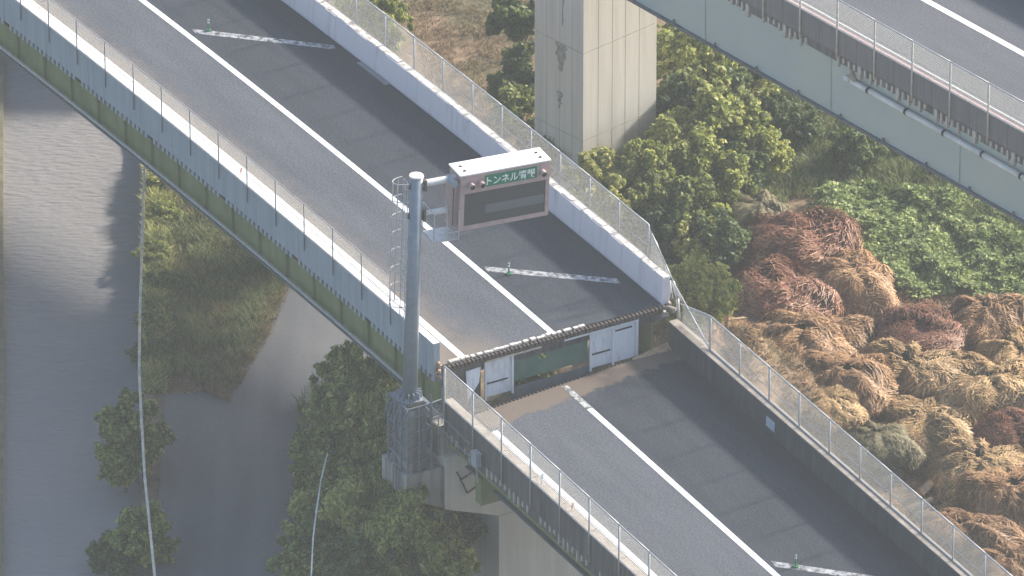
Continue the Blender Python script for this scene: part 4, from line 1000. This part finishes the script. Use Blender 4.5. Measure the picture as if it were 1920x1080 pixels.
# ------------------------------------------------------------------ logs, boards, pipes
def log(a, b, r, label, m='bark', end='wood_end'):
    a = Vector(a); b = Vector(b); o = thing('log', label, 'log', a)
    link('log_body', MB().tube(a, b, r, 12, r * .9).mesh('log_body', M[m], False), o)
    d = (b - a).normalized()
    link('cut_end', MB().tube(b + d * .002, b + d * .012, r * .88, 12).mesh('cut_end', M[end]), o)
    link('cut_end', MB().tube(a - d * .012, a - d * .002, r * .95, 12).mesh('cut_end', M[end]), o)
log(at(1725, 925, -9.2), at(1745, 905, -9.0), .16, 'log with a bright orange cut end beside the greenish heap')
log(at(1700, 960, -9.2), at(1748, 940, -9.05), .18, 'lower orange ended log near the fence, in front of the other')
log(at(1690, 890, -9.1), at(1640, 905, -9.3), .2, 'grey log lying against the greenish straw heap')
def board(px, py, z, L, ang, tilt, label, m='wood', wd=.12):
    o = thing('board', label, 'board', at(px, py, z), (0, R(tilt), R(ang)))
    link('plank', MB().box((-L / 2, -wd / 2, -.02), (L / 2, wd / 2, .02)).mesh('plank', M[m]), o, (0, 0, 0))
    link('split_end', MB().box((L / 2, -wd / 3, -.018), (L / 2 + .08, 0, .012)).mesh('split_end', M[m]), o, (0, 0, 0))
def topz(px, py, z0=-5):
    z = z0
    for _ in range(12):
        p = at(px, py, z); z = .5 * z + .5 * (gz(p.x, p.y) + .12)
    return z
for (px, py, L, an, ti, lab) in ((1345, 590, .9, 60, 50, 'upright splintered board leaning beside the sagging fence'), (1375, 598, .8, 5, -4, 'short board lying flat at the foot of the brushwood heap'),
    (1320, 610, .9, 45, 25, 'slanting pale pole behind the first fence panel'), (1350, 645, .35, 100, 30, 'small pale wood scrap behind the fence'), (1395, 650, .5, -40, 10, 'pale stake lying behind the second fence post'),
    (1362, 600, .8, 95, 70, 'steep broken plank standing beside the upright board')): board(px, py, topz(px, py) + .25, L, an, ti, lab)
rgd = random.Random(44); q = MB()
for i in range(420):
    px, py = rgd.uniform(1185, 1430), rgd.uniform(585, 700); z = topz(px, py)
    p = at(px, py, z - .05); 
    if LD.p(0, 0).y is None: pass
    q.box((-rgd.uniform(.05, .22), -.02, -.015), (rgd.uniform(.05, .22), .02, .015), Matrix.Translation(p) @ Matrix.Rotation(rgd.uniform(0, 6), 4, 'Z') @ Matrix.Rotation(rgd.uniform(-.6, .6), 4, 'Y'))
me = q.mesh('wood_debris', M['straw_brown']); link('wood_debris', me, kind='stuff')
# dirt shoved over the joint
q = MB(); rgd = random.Random(3); nn = 40; 
for i in range(nn + 1):
    f = i / nn; tt = 2.9 + f * 1.5; s_ = -.75 - .11 * (tt - 2.9) * 1.2; ww = .06 + .20 * f * (1 + rgd.uniform(-.3, .3)); hh = .05 + .14 * f
    for a, z in ((-ww, -.12), (0, hh), (ww, .004)): q.v.append(tuple(RD.p(s_ + a, tt, -1.7 + z)))
for i in range(nn):
    for j in range(2): q.face([i * 3 + j, i * 3 + j + 1, (i + 1) * 3 + j + 1, (i + 1) * 3 + j])
link('dirt_ridge', q.mesh('dirt_ridge', M['wood'], True), kind='stuff')

def pipe(name, pts, r, m, label, cat='pipe'):
    o = thing(name, label, cat, pts[0]); 
    for i, (a, b) in enumerate(zip(pts, pts[1:])):
        d = (b - a).normalized(); link('pipe_segment', MB().tube(a, b, r, 10).mesh('pipe_segment', M[m], True), o)
        if i: link('coupling', MB().tube(a - d * .04, a + d * .04, r * 1.35, 10).mesh('coupling', M[m]), o)
zb = -6.0
pipe('cable', [at(*p, zb) for p in ((272, 280), (270, 360), (266, 470), (262, 600), (261, 700), (266, 800), (272, 900), (282, 1000), (291, 1090))], .048, 'pipe_grey', 'long thin pale cable strung along the river bank in front of the bushes', 'cable')
pipe('thin_pipe', [at(*p, -4.6) for p in ((614, 850), (602, 900), (593, 960), (587, 1010), (583, 1090))], .026, 'pipe_white', 'thin white pipe standing beside the dark shrubs at the bottom')
pipe('leaning_pole', [at(918, 152, -9.2), at(950, 128, -8.6), at(985, 108, -8.0)], .04, 'pipe_white', 'thin white pole leaning among shrubs left of the pier', 'pole')
pipe('cable', [at(*p, -8.6) for p in ((1435, 182), (1480, 190), (1520, 203), (1570, 216))], .014, 'pipe_grey', 'thin pale cable hanging over the weeds below the girder', 'cable')

# ------------------------------------------------------------------ morning haze
hz = bpy.data.materials.new('haze'); hz.use_nodes = True; t = hz.node_tree; t.nodes.remove(t.nodes['Principled BSDF'])
pv = N(t, 'ShaderNodeVolumePrincipled'); pv.inputs['Color'].default_value = (.84, .93, 1, 1); pv.inputs['Density'].default_value = .00025
pv.inputs['Anisotropy'].default_value = .2; t.links.new(pv.outputs[0], t.nodes['Material Output'].inputs['Volume'])
link('haze', MB().box((-950, -350, -13.5), (950, 950, 180)).mesh('haze', hz), kind='stuff')
